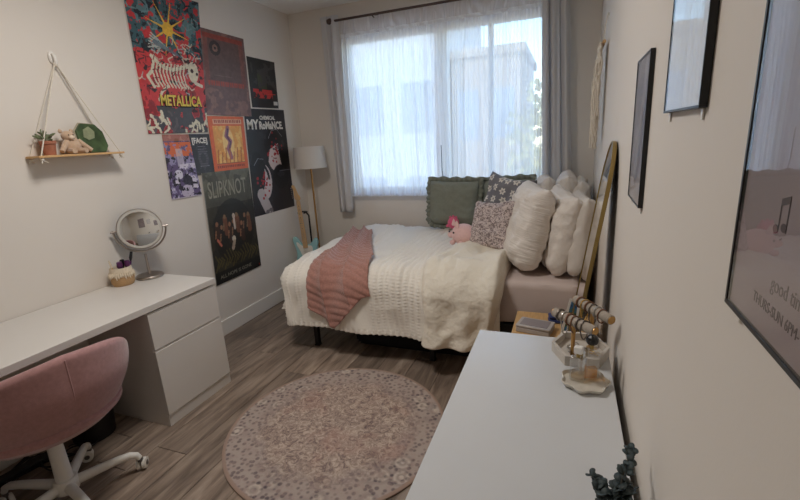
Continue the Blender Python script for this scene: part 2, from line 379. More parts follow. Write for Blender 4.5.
# ------------------------------------------------------------------ curtains
def curtain(name, xt0, xt1, xb0, xb1, zt, zb, y, amp, folds, m, parent, seed=0, nu=140, nv=24, fine=0, solid=0, flare=0):
    P = np.zeros((nu, nv, 3)); ph = seed*1.7
    for i in range(nu):
        u = i/(nu-1)
        for j in range(nv):
            v = j/(nv-1)
            x = (xt0+(xt1-xt0)*u)*(1-v)+(xb0+(xb1-xb0)*u)*v
            uu_ = u+.018*math.sin(5*u*3+ph+v*2.0)+.02*nz(u*5+seed, v*1.5)
            w = math.sin(2*PI*folds*uu_+ph)+.5*math.sin(2*PI*folds*1.63*uu_+ph*2+v)
            a = amp*(.55+.45*min(1, v*3))
            yy = y+a*w+fine*math.sin(2*PI*folds*4.1*uu_+ph)+.01*nz(u*9, v*3, seed)
            P[i, j] = (x+.3*a*math.cos(2*PI*folds*uu_+ph), yy, zt+(zb-zt)*v)
    return grid_mesh(name, P, m, parent, solid=solid)
rod = empty('curtain_rod', (1.5, 3.905, 2.585), label='thin bronze curtain rod across the top of the window', cat='curtain rod')
M_rod = mat('bronze_rod', srgb(96, 82, 78), .35, .8)
b = bmesh.new(); tube(b, [(-.97, 0, 0), (1.16, 0, 0)], .011, 12); obj('rod', b, M_rod, rod)
for s in (-.98, 1.17):
    b = bmesh.new(); lathe(b, [(0, -.03), (.02, -.028), (.027, -.01), (.027, .01), (.02, .028), (0, .03)], 18)
    for v in b.verts: v.co = Vector((v.co.z+s, v.co.y, v.co.x))
    obj('finial', b, M_rod, rod)
for s in (-.55, 1.0):
    b = bmesh.new(); tube(b, [(s, 0, -.012), (s, .04, -.02), (s, .10, -.02)], .006, 8); bx(b, s-.015, s+.015, .098, .105, -.05, .03); obj('bracket', b, M_rod, rod)
lc = empty('curtain', (.51, 3.9, 2.6), label='grey curtain panel hanging left of the window beside the floor lamp', cat='curtain')
o = curtain('cloth', -.088+.0, .10, -.07, .085, .03, -1.80, 0, .018, 2.2, M_curtain, lc, 1, 60, 30, solid=.002)
rc = empty('curtain', (2.5, 3.9, 2.6), label='grey curtain panel hanging right of the window above the pillows', cat='curtain')
o = curtain('cloth', -.105, .085, -.055, .17, .03, -1.85, 0, .026, 2.6, M_curtain, rc, 2, 80, 30, solid=.002)
for nm, xa, xb, sd, lab in (('sheer_curtain', .60, 1.53, 3, 'left half of the white sheer curtain, covering the window beside the grey left panel'), ('sheer_curtain', 1.51, 2.45, 5, 'right half of the white sheer curtain with sky showing through')):
    cx = (xa+xb)/2; t = empty(nm, (cx, 3.935, 2.57), label=lab, cat='curtain')
    sp = .012 if sd == 3 else -.012
    curtain('cloth', xa-cx, xb-cx, xa-cx-.03, xb-cx+.01, -.13, -1.615, sp*.5, .012, 9, M_sheer, t, sd, 420, 16, fine=.0034)
    curtain('header', xa-cx, xb-cx, xa-cx, xb-cx, .012, -.10, sp*.5, .010, 11, M_sheer, t, sd, 420, 5, fine=.002)
    curtain('header_seam', xa-cx, xb-cx, xa-cx, xb-cx, -.10, -.13, sp*.5-.002, .010, 9, M_sheerband, t, sd, 420, 3, fine=.002)
    curtain('hem', xa-cx-.03, xb-cx+.01, xa-cx-.03, xb-cx+.01, -1.60, -1.615, sp*.5-.003, .012, 9, M_sheerband, t, sd, 420, 3, fine=.0034)
b = bmesh.new(); tube(b, [(1.545, 3.90, 1.42), (1.548, 3.895, 1.2), (1.57, 3.89, .99)], .003, 6); tube(b, [(1.57, 3.89, 1.0), (1.571, 3.89, .96)], .007, 8)
tag(obj('blind_cord', b, M_black), 'thin dark cord hanging in front of the middle of the sheer curtain', 'cord')

# ------------------------------------------------------------------ ceiling fill lamp, added out of view to brighten the interior
t = empty('added_fill_lamp', (1.30, 1.45, H), label='round white flush fill lamp added unseen on the ceiling in the middle of the room', cat='lamp')
b = bmesh.new(); lathe(b, [(0, 0), (.17, 0), (.17, -.03), (.15, -.03)], 32); obj('base', b, M_trim, t)
l = bpy.data.lights.new('added_fill_light', 'AREA'); l.shape = 'DISK'; l.size = .5; l.energy = FILL_POWER; l.color = (1, .95, .9)
lo = bpy.data.objects.new('added_fill_light', l); col.objects.link(lo); lo.location = (0, 0, -.06); lo.parent = t

# ------------------------------------------------------------------ desk
DD, DY0, DY1 = .592, .50, 1.972
desk = empty('desk', (0, 0, 0), label='long white desk with two drawers along the left wall', cat='desk')
box('desktop', M_white, .004, DD, DY0, DY1, .694, .73, desk, .0025)
box('side_panel', M_white, .02, DD-.022, 1.484, 1.502, 0, .694, desk, .0015)
box('side_panel', M_white, .02, DD-.022, 1.95, 1.968, 0, .694, desk, .0015)
box('back_panel', M_white, .018, .03, 1.502, 1.95, .02, .694, desk, .001)
box('end_panel', M_white, .02, DD-.022, DY0+.002, DY0+.036, 0, .694, desk, .0015)
box('modesty_panel', M_white, .03, .045, DY0+.036, 1.484, .35, .694, desk, .001)
box('plinth', M_white, .03, DD-.014, 1.485, 1.968, 0, .066, desk, .001)
box('carcass', M_gap, .04, DD-.03, 1.503, 1.949, .066, .66, desk, 0)
for z0, z1 in ((.072, .462), (.474, .678)):
    dr = box('drawer', M_white, DD-.026, DD-.006, 1.484, 1.967, z0, z1, desk, .0015)
    b = bmesh.new(); bx(b, DD-.03, DD-.012, 1.486, 1.965, z1+.0005, z1+.006); obj('finger_groove', b, M_trim, dr)

# ------------------------------------------------------------------ dresser
dres = empty('dresser', (0, 0, 0), label='long white dresser in the right foreground beside the pictures wall', cat='dresser')
X0, X1, Y0, Y1 = 2.330, 2.777, -.05, 1.540
box('top', M_white2, X0, X1, Y0, Y1, .745, .77, dres, .002)
box('carcass', M_white2, X0+.02, X1, Y0+.01, Y1-.01, .05, .745, dres, .002)
box('plinth', M_white2, X0+.03, X1, Y0+.03, Y1-.03, 0, .05, dres, .001)
for c in range(2):
    for r_ in range(3):
        y0 = Y0+.014+c*.781; z0 = .06+r_*.228
        box('drawer', M_white2, X0+.002, X0+.02, y0, y0+.778, z0, z0+.220, dres, .0015)

# ------------------------------------------------------------------ rug
def rug_mat():
    m = bpy.data.materials.new('faded_oriental_rug'); m.use_nodes = True; nt = m.node_tree; N = nt.nodes; L = nt.links; b = N['Principled BSDF']
    b.inputs['Roughness'].default_value = .95; b.inputs['Sheen Weight'].default_value = .15
    tc = N.new('ShaderNodeTexCoord'); ln = N.new('ShaderNodeVectorMath'); ln.operation = 'LENGTH'; L.new(tc.outputs['Object'], ln.inputs[0])
    def noi(s, d=4, dist=0, rg=.6):
        n = N.new('ShaderNodeTexNoise'); n.inputs['Scale'].default_value = s; n.inputs['Detail'].default_value = d; n.inputs['Distortion'].default_value = dist; n.inputs['Roughness'].default_value = rg; L.new(tc.outputs['Object'], n.inputs[0]); return n.outputs[0]
    def ramp(src, els):
        c = N.new('ShaderNodeValToRGB'); e = c.color_ramp.elements
        e[0].position, e[0].color = els[0]; e[1].position, e[1].color = els[-1]
        for p_, q in els[1:-1]: k = e.new(p_); k.color = q
        L.new(src, c.inputs[0]); return c.outputs[0]
    def mix(f, a, c, mode='MIX'):
        x = N.new('ShaderNodeMix'); x.data_type = 'RGBA'; x.blend_type = mode
        if isinstance(f, float): x.inputs[0].default_value = f
        else: L.new(f, x.inputs[0])
        L.new(a, x.inputs[6]) if not isinstance(a, tuple) else setattr(x.inputs[6], 'default_value', a)
        L.new(c, x.inputs[7]) if not isinstance(c, tuple) else setattr(x.inputs[7], 'default_value', c)
        return x.outputs[2]
    center = ramp(noi(26, 8, 1.5, .8), [(.38, srgb(104, 86, 86)), (.48, srgb(156, 136, 125)), (.60, srgb(200, 182, 167))])
    center = mix(ramp(noi(3.5, 4), [(.52, (0, 0, 0, 1)), (.70, (.45, .45, .45, 1))]), center, srgb(168, 122, 110))
    # border: florets (rings of dots), scrolls
    v = N.new('ShaderNodeTexVoronoi'); v.inputs['Scale'].default_value = 9; v.inputs['Randomness'].default_value = .8; L.new(tc.outputs['Object'], v.inputs[0])
    v2 = N.new('ShaderNodeTexVoronoi'); v2.inputs['Scale'].default_value = 34; v2.inputs['Randomness'].default_value = .8; L.new(tc.outputs['Object'], v2.inputs[0])
    flo = ramp(v.outputs['Distance'], [(.0, srgb(206, 192, 178)), (.12, srgb(206, 192, 178)), (.17, srgb(84, 74, 80)), (.30, srgb(204, 190, 176)), (.40, srgb(90, 76, 82)), (.55, srgb(150, 134, 128))])
    dots = ramp(v2.outputs['Distance'], [(.26, srgb(80, 68, 74)), (.46, srgb(192, 178, 166))])
    bord = mix(.5, flo, dots)
    bord = mix(ramp(noi(30, 5, 1.0), [(.46, (0, 0, 0, 1)), (.62, (.5, .5, .5, 1))]), bord, srgb(166, 144, 136))
    # wobble of the radius makes the medallion outline
    r1 = N.new('ShaderNodeMath'); r1.operation = 'MULTIPLY_ADD'; L.new(noi(9, 3), r1.inputs[0]); r1.inputs[1].default_value = .22; L.new(ln.outputs['Value'], r1.inputs[2])
    fac = ramp(r1.outputs[0], [(.47, (0, 0, 0, 1)), (.58, (1, 1, 1, 1))])
    colr = mix(fac, center, bord)
    ring = ramp(r1.outputs[0], [(.52, (0, 0, 0, 1)), (.53, (.5, .5, .5, 1)), (.54, (0, 0, 0, 1))]); colr = mix(ring, colr, srgb(132, 114, 114))
    hem = ramp(ln.outputs['Value'], [(.572, (0, 0, 0, 1)), (.576, (1, 1, 1, 1))]); colr = mix(hem, colr, srgb(160, 136, 122))
    L.new(colr, b.inputs['Base Color'])
    bp = N.new('ShaderNodeBump'); bp.inputs['Strength'].default_value = .5; bp.inputs['Distance'].default_value = .002; L.new(noi(300), bp.inputs['Height']); L.new(bp.outputs[0], b.inputs['Normal'])
    return m
b = bmesh.new(); lathe(b, [(0, .002), (.584, .002), (.592, .005), (.592, .009), (.586, .012), (.576, .0115), (.572, .010), (0, .010)], 96)
o = obj('rug', b, rug_mat()); o.location = (1.497, 1.760, 0); tag(o, 'round faded pink and grey oriental rug on the plank floor', 'rug')

# ------------------------------------------------------------------ bed
BX0, BX1, BY0, BY1 = .76, 2.72, 2.57, 3.93
ZT = .675
bed = empty('bed', (0, 0, 0), label='double bed on a black metal frame under the window', cat='bed')
b = bmesh.new()
bx(b, BX0+.03, BX1+.02, BY0, BY0+.03, .25, .33); bx(b, BX0+.03, BX1+.02, BY1-.03, BY1, .25, .33); bx(b, BX0+.03, BX0+.06, BY0+.03, BY1-.03, .25, .33); bx(b, BX1-.01, BX1+.02, BY0+.03, BY1-.03, .25, .33)
obj('frame', b, M_black, bed, True, .004)
for (lx, ly) in ((.88, 2.585), (1.80, 2.585), (2.68, 2.585), (.88, 3.9), (1.80, 3.9), (2.68, 3.9)):
    b = bmesh.new(); bx(b, lx-.017, lx+.017, ly-.017, ly+.017, .012, .26); bx(b, lx-.021, lx+.021, ly-.021, ly+.021, 0, .014); obj('leg', b, M_black, bed, True, .003)
for k in range(12):
    x = BX0+.12+k*.155; box('slat', M_black, x, x+.05, BY0+.03, BY1-.03, .32, .335, bed, .002)
# mattress with fitted sheet: rounded box grown from a grid, wrinkled
b = bmesh.new(); bx(b, BX0, BX1, BY0, BY1, .335, .615)
bmesh.ops.bevel(b, geom=b.edges[:], offset=.045, segments=4, affect='EDGES', profile=.6)
bmesh.ops.subdivide_edges(b, edges=[e for e in b.edges if e.calc_length() > .2], cuts=40, use_grid_fill=True)
for v in b.verts:
    p = v.co
    if p.z < .6: p.y += .006*math.sin(p.x*34+p.z*26+2*nz(p.x*3, p.z*3))*(1 if p.y < BY0+.03 else .2)
obj('mattress', b, M_sheet, bed)
def drape(X, Y, off=0.0, xe=.81, ye=2.615, zt=ZT, rad=.17, flare_x=.17, flare_y=.03, bow=True):
    dx = max(0., xe-X); dy = max(0., ye-Y)
    if dx == 0 and dy == 0: return Vector((X, Y, zt+off)), Vector((0, 0, 1)), 0.
    d = (dx**9+dy**9)**(1/9); h = math.hypot(dx, dy); n = Vector((-dx/h, -dy/h, 0))
    c = Vector((max(X, xe), max(Y, ye), 0)); L0 = rad*PI/2
    fl = (flare_x*dx+flare_y*dy)/(dx+dy)
    if d < L0: a = d/rad; out = rad*math.sin(a); dn = rad*(1-math.cos(a))
    else: a = PI/2; out = rad+fl*(d-L0); dn = rad+(d-L0)*.985
    nn = n*math.sin(a)+Vector((0, 0, 1))*math.cos(a)
    return c+n*out+Vector((0, 0, zt-dn))+nn*off, nn, d
def sm(a, b_, x):
    t_ = min(1, max(0, (x-a)/(b_-a))); return t_*t_*(3-2*t_)
def ribs(X, Y):
    X2 = X+.012*math.sin(Y*3)+.01*nz(X*3, Y*3)
    r_ = .5+.5*math.cos(2*PI*X2/.042)
    tuft = .6+.4*math.cos(2*PI*(Y+.006*math.sin(X*40))/.022)
    bd = 0
    for a, e_ in ((.2, .62), (1.02, 1.16), (1.42, 1.80)):
        bd = max(bd, sm(a-.008, a+.008, X2)*(1-sm(e_-.008, e_+.008, X2)))
    for a, e_ in ((.66, .70), (.74, .78), (.84, .88), (1.20, 1.22)):
        bd = max(bd, .7*sm(a-.01, a+.005, X2)*(1-sm(e_-.005, e_+.01, X2)))
    return bd*(r_*tuft*.0125)
def duvet_off(X, Y, d):
    o_ = .016*nz(X*2.4, Y*2.4, 3)+.008*nz(X*6, Y*6, 1)
    o_ += .014*(.3-abs(nz(X*5+3*nz(X*2, Y*2, 4), Y*3, 21)))
    # soft diagonal wrinkles on top
    o_ += .009*math.sin(16*(X+.6*Y)+6*nz(X*2, Y*2, 7))*(.3+1.4*abs(nz(X*1.7, Y*1.7, 9)))
    # hanging folds
    if d > .1:
        s_ = X if (2.6-Y) > (.8-X) else -Y
        o_ += min(1, (d-.1)/.3)*(.016*math.sin(11*s_+3*nz(s_*2, d*2, 5))+.01*nz(s_*7, d*2.5, 2))
    return o_
nu, nv = 300, 290
P = np.zeros((nu, nv, 3))
xs = np.linspace(.36, 2.27, nu); ys = np.linspace(2.06, 3.935, nv)
for i, X in enumerate(xs):
    for j, Y in enumerate(ys):
        Xc, Yc = X, Y; ex, ey = (.80-X)-.16, (2.60-Y)-.27          # rounded cloth corner
        if ex > 0 and ey > 0:
            hh = math.hypot(ex/.28, ey/.28)
            if hh > 1: Xc, Yc = .80-.16-ex/hh, 2.60-.27-ey/hh
        p0_, n_, d = drape(Xc, Yc)
        o_ = duvet_off(Xc, Yc, d)+ribs(Xc, Yc)*(1-.35*sm(.15, .4, d))
        if X > 2.2: o_ -= .05*sm(2.2, 2.27, X)
        if Y > 3.85: o_ -= .03*sm(3.85, 3.935, Y)
        if Y < 2.09: o_ += .004*math.sin(X*150)
        P[i, j] = p0_+n_*o_
duv = grid_mesh('duvet', P, M_duvet, bed, solid=.006)
duv['label'] = 'cream duvet with ribbed and tufted bands'
# turned-back smooth part of the duvet, near the pillows
nu, nv = 110, 230
P = np.zeros((nu, nv, 3))
for i in range(nu):
    u = i/(nu-1)
    for j in range(nv):
        v = j/(nv-1); Y = 2.055+(3.92-2.055)*v
        xa = 1.79+.10*sm(2.5, 3.4, Y)+.02*nz(Y*4, 1.)+.02*math.sin(Y*9)
        xb = 2.29+.015*nz(Y*3, 4.)-.05*sm(2.45, 2.15, Y)
        X = xa+(xb-xa)*u
        p0_, n_, d = drape(X, Y)
        edge = min(1, math.sqrt(max(0, 1-(1-min(1, u/.10))**2)))*min(1, math.sqrt(max(0, 1-(1-min(1, (1-u)/.09))**2)))
        o_ = duvet_off(X, Y, d)+.004+.055*edge
        rip = math.sin(38*X+10*nz(X*3, Y*2, 2)-9*Y)
        o_ += (.011*rip*(.4+abs(nz(X*3, Y*3, 6))*2)+.045*(.35-abs(nz(X*7, Y*5, 8)))*sm(2.2, 2.8, Y)+.03*nz(X*6, Y*5, 18))*edge*sm(.0, .3, u)
        if d > .15: o_ += .018*edge*math.sin(21*X+3*d+3*nz(X*3, d*3, 2))*sm(.12, .4, d)
        if u > .92: o_ -= .05*sm(.92, 1, u)
        P[i, j] = p0_+n_*o_
fo = grid_mesh('folded_edge', P, M_duvet2, duv, solid=.006); fo['label'] = 'smooth turned back underside of the duvet'
# throw
nu, nv = 150, 110
P = np.zeros((nu, nv, 3))
A = (.66, 3.42); B_ = (1.0, 3.36); C_ = (1.45, 2.42); E_ = (.80, 2.27); Tip = (1.06, 2.06)
for i in range(nu):
    u = i/(nu-1)       # along from the far end to the hanging tip
    for j in range(nv):
        v = j/(nv-1)   # across left to right
        lx = np.interp(u, [0, .35, .7, 1], [.68, .86, .93, .94]); ly = np.interp(u, [0, .35, .7, 1], [3.60, 3.1, 2.62, 2.24])
        rx = np.interp(u, [0, .35, .7, 1], [.94, 1.15, 1.36, 1.43]); ry = np.interp(u, [0, .35, .7, 1], [3.58, 3.12, 2.68, 2.34])
        X = lx+(rx-lx)*v; Y = ly+(ry-ly)*v
        if u > .7: Y -= (u-.7)/.3*.20*max(0, 1-abs(v-.42)/.46)
        p0_, n_, d = drape(X, Y)
        w_ = duvet_off(X, Y, d)
        fold = 1-abs(math.sin(PI*(v*2.6+.35*math.sin(u*3.5))+.6))**.7
        o_ = w_+.014+.050*fold*(1-.35*u)+.011*math.sqrt(abs(math.sin(PI*(Y+.22*X+.02*math.sin(v*7))/.052)))+.006*nz(X*8, Y*8, 4)
        e_ = min(1, min(v, 1-v)/.05, u/.04); o_ -= (1-e_)*.012
        P[i, j] = p0_+n_*o_
th = grid_mesh('throw_blanket', P, M_throw, None, solid=.008)
tag(th, 'dusty rose ribbed throw blanket draped over the foot corner of the bed', 'blanket')
# storage bag under the bed
b = bmesh.new(); bx(b, 1.16, 2.14, 2.66, 3.3, .0, .20); bmesh.ops.bevel(b, geom=b.edges[:], offset=.03, segments=3, affect='EDGES')
t = obj('storage_bag', b, M_blackfab); tag(t, 'low black fabric storage bag under the bed', 'storage bag')
b = bmesh.new(); tube(b, [(1.175+0, 2.652, .13), (1.5, 2.648, .135), (2.12, 2.652, .13)], .004, 6); obj('zip', b, M_black, t)

# ------------------------------------------------------------------ pillows and cushions
def pillow_pts(w, h, t, seed, pinch=.10, n=44, crumple=.012, crown=.0):
    """returns front and back grids in local (x = width, y = height, z = thickness)"""
    g = np.sin(np.linspace(-PI/2, PI/2, n)); out = []
    for s in (1, -1):
        Q = np.zeros((n, n, 3))
        for i, a in enumerate(g):
            for j, c in enumerate(g):
                kc = .13 if c < 0 else .025; x = w/2*a*(1-pinch*(1-c*c)*abs(a)**2)*(1-kc*abs(c)**6*a*a); y = h/2*c*(1-pinch*(1-a*a)*abs(c)**2)*(1-kc*abs(a)**6*c*c)
                th_ = ((1-abs(a)**3.8)*(1-abs(c)**3.8))**.45
                cr = crumple*(nz(a*2.2+seed, c*2.2, s)+.6*nz(a*5, c*5+seed, s)+.9*(.3-abs(nz(a*3.3+seed, c*3.3, s*2+5))))*1.7*min(1, th_*2.5)
                rad = math.sin(math.atan2(c, a)*4+seed)*.004*th_
                Q[i, j] = (x, y, s*(t/2*th_)+(cr+rad)*s)
        out.append(Q)
    return out
def pillow(name, w, h, t, loc, rot, m, label=None, cat='pillow', group=None, seed=0, pinch=.10, crumple=.012, ruffle=0, base_label=None, n=44, ridge=0):
    F_, Bk = pillow_pts(w, h, t, seed, pinch, n, crumple)
    if ridge:
        for Q in (F_, Bk):
            s = 1 if Q is F_ else -1
            for i in range(n):
                for j in range(n):
                    Q[i, j, 2] += s*ridge*math.sin(j*PI*.5)*min(1, 3*(1-abs(i/(n-1)*2-1)))
    me = bpy.data.meshes.new(name)
    verts = np.vstack([F_.reshape(-1, 3), Bk.reshape(-1, 3)])
    idx = np.arange(n*n).reshape(n, n); f1 = np.stack([idx[:-1, :-1], idx[1:, :-1], idx[1:, 1:], idx[:-1, 1:]], -1).reshape(-1, 4)
    f2 = f1[:, ::-1]+n*n
    me.from_pydata(verts.tolist(), [], np.vstack([f1, f2]).tolist())
    b = bmesh.new(); b.from_mesh(me); bmesh.ops.remove_doubles(b, verts=b.verts, dist=.0008); bpy.data.meshes.remove(me)
    o = obj(name, b, m); o.location = loc; o.rotation_euler = rot
    for e_ in o.data.edges: e_.use_edge_sharp = False
    tag(o, label, cat, group)
    if ruffle:
        r_ = bmesh.new(); k = 260; prev = None; first = None
        for i in range(k+1):
            s = i/k*4; side = int(s) % 4; q = (s % 1)*2-1
            pts_ = [(q, -1), (1, q), (-q, 1), (-1, -q)][side]; a, c = pts_
            kc = .13 if c < 0 else .025
            x = w/2*a*(1-pinch*(1-c*c)*abs(a)**2)*(1-kc*abs(c)**6*a*a); y = h/2*c*(1-pinch*(1-a*a)*abs(c)**2)*(1-kc*abs(a)**6*c*c)
            nrm = Vector((a**5, c**5, 0)); nrm.normalize()
            wv = math.sin(i*.95)*.011
            A_ = r_.verts.new((x, y, 0)); Bv = r_.verts.new((x+nrm.x*ruffle*.5, y+nrm.y*ruffle*.5, wv*.6)); Cv = r_.verts.new((x+nrm.x*ruffle*(1+.15*math.sin(i*.4)), y+nrm.y*ruffle*(1+.15*math.sin(i*.4)), wv*1.2+.003*math.sin(i)))
            if prev:
                r_.faces.new((prev[0], A_, Bv, prev[1])); r_.faces.new((prev[1], Bv, Cv, prev[2]))
            prev = (A_, Bv, Cv)
        rf = obj('ruffle', r_, m, o); sl = rf.modifiers.new('s', 'SOLIDIFY'); sl.thickness = .0015
    return o
# local pillow: x width, y height, z thickness. Stand it up facing -x: rotX 90, rotZ -90 ; lean by adding to X
def stand(loc, yaw, lean, roll=0):
    """yaw: direction the face looks (deg, 0 = +x); lean: top tips back by deg"""
    n = Vector((math.cos(R(yaw)), math.sin(R(yaw)), 0)); up = Vector((0, 0, 1))
    rgt = up.cross(n)
    up2 = up*math.cos(R(lean))-n*math.sin(R(lean)); n2 = n*math.cos(R(lean))+up*math.sin(R(lean))
    r2 = rgt*math.cos(R(roll))+up2*math.sin(R(roll)); u2 = -rgt*math.sin(R(roll))+up2*math.cos(R(roll))
    return Matrix((r2, u2, n2)).transposed().to_euler()
def euro(loc, yaw, lean, roll, m, label, w=.62, h=.54, t=.2, seed=0, ridge=0, crumple=.014, grp=None):
    return pillow('pillow', w, h, t, loc, stand(loc, yaw, lean, roll), m, label, 'pillow', grp, seed, .07, crumple, ridge=ridge)
euro((2.385, 2.94, .90), 196, 15, 0, M_pillow3, 'large white ribbed pillow, nearest to the patterned cushions in the near row', t=.22, h=.55, seed=1, ridge=.0025, w=.62)
euro((2.58, 2.93, .875), 192, 11, -2, M_pillow, 'white pillow in the near row between the ribbed pillow and the wall pillow', t=.17, seed=2, h=.52)
euro((2.695, 2.92, .86), 184, 7, 2, M_pillow2, 'ivory pillow in the near row, closest to the right wall and mirror', t=.14, seed=3, h=.50, w=.6)
euro((2.42, 3.58, .90), 184, 14, 3, M_pillow, 'white pillow in the far row, standing behind the large ribbed pillow', t=.16, seed=4, w=.6, h=.54)
euro((2.60, 3.58, .905), 180, 8, 0, M_pillow, 'white pillow in the far row, middle one in front of the right curtain', t=.16, seed=5, w=.6, h=.56)
euro((2.71, 3.56, .88), 180, 4, 1, M_pillow2, 'white pillow in the far row in the corner by the right wall', t=.13, seed=6, w=.6, h=.52)
pillow('cushion', .46, .40, .15, (1.68, 3.775, .91), stand(0, 266, 8, -1), M_green, 'sage green ruffled cushion standing left of the others against the window wall', 'cushion', None, 11, .05, .010, ruffle=.042)
pillow('cushion', .46, .40, .14, (2.13, 3.83, .905), stand(0, 270, 5, 2), M_green, 'sage green ruffled cushion mostly hidden behind the floral cushion', 'cushion', None, 12, .05, .010, ruffle=.042)
def floral_mat():
    m = bpy.data.materials.new('grey_floral'); m.use_nodes = True; nt = m.node_tree; N = nt.nodes; L = nt.links; b = N['Principled BSDF']; b.inputs['Roughness'].default_value = .9
    tc = N.new('ShaderNodeTexCoord'); v = N.new('ShaderNodeTexVoronoi'); v.voronoi_dimensions = '2D'; v.inputs['Scale'].default_value = 12.5; v.inputs['Randomness'].default_value = .35; L.new(tc.outputs['Object'], v.inputs[0])
    # petals: direction from the cell centre
    mp = N.new('ShaderNodeVectorMath'); mp.operation = 'SCALE'; mp.inputs['Scale'].default_value = 12.5; L.new(tc.outputs['Object'], mp.inputs[0])
    sb = N.new('ShaderNodeVectorMath'); sb.operation = 'SUBTRACT'; L.new(mp.outputs[0], sb.inputs[0]); p2 = N.new('ShaderNodeVectorMath'); p2.operation = 'SCALE'; p2.inputs['Scale'].default_value = 12.5
    L.new(v.outputs['Position'], p2.inputs[0]); L.new(p2.outputs[0], sb.inputs[1]); sx = N.new('ShaderNodeSeparateXYZ'); L.new(sb.outputs[0], sx.inputs[0])
    at = N.new('ShaderNodeMath'); at.operation = 'ARCTAN2'; L.new(sx.outputs[1], at.inputs[0]); L.new(sx.outputs[0], at.inputs[1])
    m5 = N.new('ShaderNodeMath'); m5.operation = 'MULTIPLY'; m5.inputs[1].default_value = 6; L.new(at.outputs[0], m5.inputs[0]); cs = N.new('ShaderNodeMath'); cs.operation = 'COSINE'; L.new(m5.outputs[0], cs.inputs[0])
    ad = N.new('ShaderNodeMath'); ad.operation = 'MULTIPLY_ADD'; L.new(cs.outputs[0], ad.inputs[0]); ad.inputs[1].default_value = -.07; L.new(v.outputs['Distance'], ad.inputs[2])
    cr = N.new('ShaderNodeValToRGB'); e = cr.color_ramp.elements; e[0].position = 0; e[0].color = srgb(110, 106, 110); e[1].position = 1; e[1].color = srgb(120, 119, 124)
    for p_, c in ((.08, srgb(110, 106, 110)), (.11, srgb(222, 216, 206)), (.27, srgb(222, 216, 206)), (.31, srgb(120, 119, 124))): k = e.new(p_); k.color = c
    L.new(ad.outputs[0], cr.inputs[0]); L.new(cr.outputs[0], b.inputs['Base Color']); return m
def leopard_mat():
    m = bpy.data.materials.new('mottled_grey_pink'); m.use_nodes = True; nt = m.node_tree; N = nt.nodes; L = nt.links; b = N['Principled BSDF']; b.inputs['Roughness'].default_value = .95
    tc = N.new('ShaderNodeTexCoord'); n = N.new('ShaderNodeTexNoise'); n.inputs['Scale'].default_value = 62; n.inputs['Detail'].default_value = 2; n.inputs['Distortion'].default_value = 1.2; L.new(tc.outputs['Object'], n.inputs[0])
    cr = N.new('ShaderNodeValToRGB'); e = cr.color_ramp.elements; e[0].position = .42; e[0].color = srgb(128, 114, 114); e[1].position = .56; e[1].color = srgb(206, 192, 188)
    L.new(n.outputs[0], cr.inputs[0]); L.new(cr.outputs[0], b.inputs['Base Color']); bp = N.new('ShaderNodeBump'); bp.inputs['Strength'].default_value = .5; bp.inputs['Distance'].default_value = .002; L.new(n.outputs[0], bp.inputs['Height']); L.new(bp.outputs[0], b.inputs['Normal'])
    return m
pillow('cushion', .45, .45, .17, (2.19, 3.42, .965), stand(0, 238, 14, -7), floral_mat(), 'charcoal grey cushion with cream flowers behind the mottled cushion', 'cushion', None, 13, .17, .012)
pillow('cushion', .40, .38, .16, (2.145, 3.06, .86), stand(0, 235, 20, 6), leopard_mat(), 'mottled grey and pink cushion in front of the floral cushion', 'cushion', None, 14, .15, .010)

# ------------------------------------------------------------------ plush toys
M_plush = mat('pink_plush', srgb(224, 186, 182), .95, var=.05, vscale=90, bump=.7, bscale=240, sheen=.4)
M_plush2 = mat('magenta_plush', srgb(220, 96, 130), .95, var=.05, vscale=90, bump=.7, bscale=240, sheen=.4)
t = empty('plush_pig', (1.915, 3.13, .70), R(-30), label='pale pink round plush pig lying on the duvet against the mottled cushion', cat='plush toy')
b = bmesh.new(); ellipsoid(b, (0, 0, .075), (.105, .085, .082), 26, 16); obj('body', b, M_plush, t)
b = bmesh.new(); ellipsoid(b, (-.085, -.055, .07), (.028, .022, .024), 14, 8); obj('snout', b, M_plush, t)
for s in (-1, 1):
    b = bmesh.new(); lathe(b, [(0, .045), (.012, .03), (.024, 0), (.02, -.01), (0, -.012)], 10); 
    for v in b.verts: v.co = Vector((v.co.x*.9-.055+.035*s, v.co.y*.5-.035-.02*s, v.co.z+.145))
    obj('ear', b, M_plush, t)
    b = bmesh.new(); ellipsoid(b, (-.062+.030*s, -.072-.008*s, .098), (.007, .006, .008), 8, 6); obj('eye', b, M_black, t)
for a_ in (-.05, .03):
    b = bmesh.new(); ellipsoid(b, (a_, -.075, .022), (.022, .026, .02), 12, 8); obj('foot', b, M_plush, t)
t = empty('plush_ball_toy', (1.70, 3.66, .70), label='small bright pink plush toy with short ears in front of the green cushion', cat='plush toy')
b = bmesh.new(); ellipsoid(b, (0, 0, .052), (.052, .05, .054), 20, 14); obj('body', b, M_plush2, t)
for a_ in (-.026, 0, .026):
    b = bmesh.new(); ellipsoid(b, (a_, 0, .105-abs(a_)*.3), (.011, .011, .018), 10, 8); obj('crest', b, M_plush2, t)
b = bmesh.new(); ellipsoid(b, (-.045, -.02, .03), (.018, .016, .014), 10, 8); ellipsoid(b, (.045, -.02, .03), (.018, .016, .014), 10, 8); obj('arms', b, M_plush2, t)

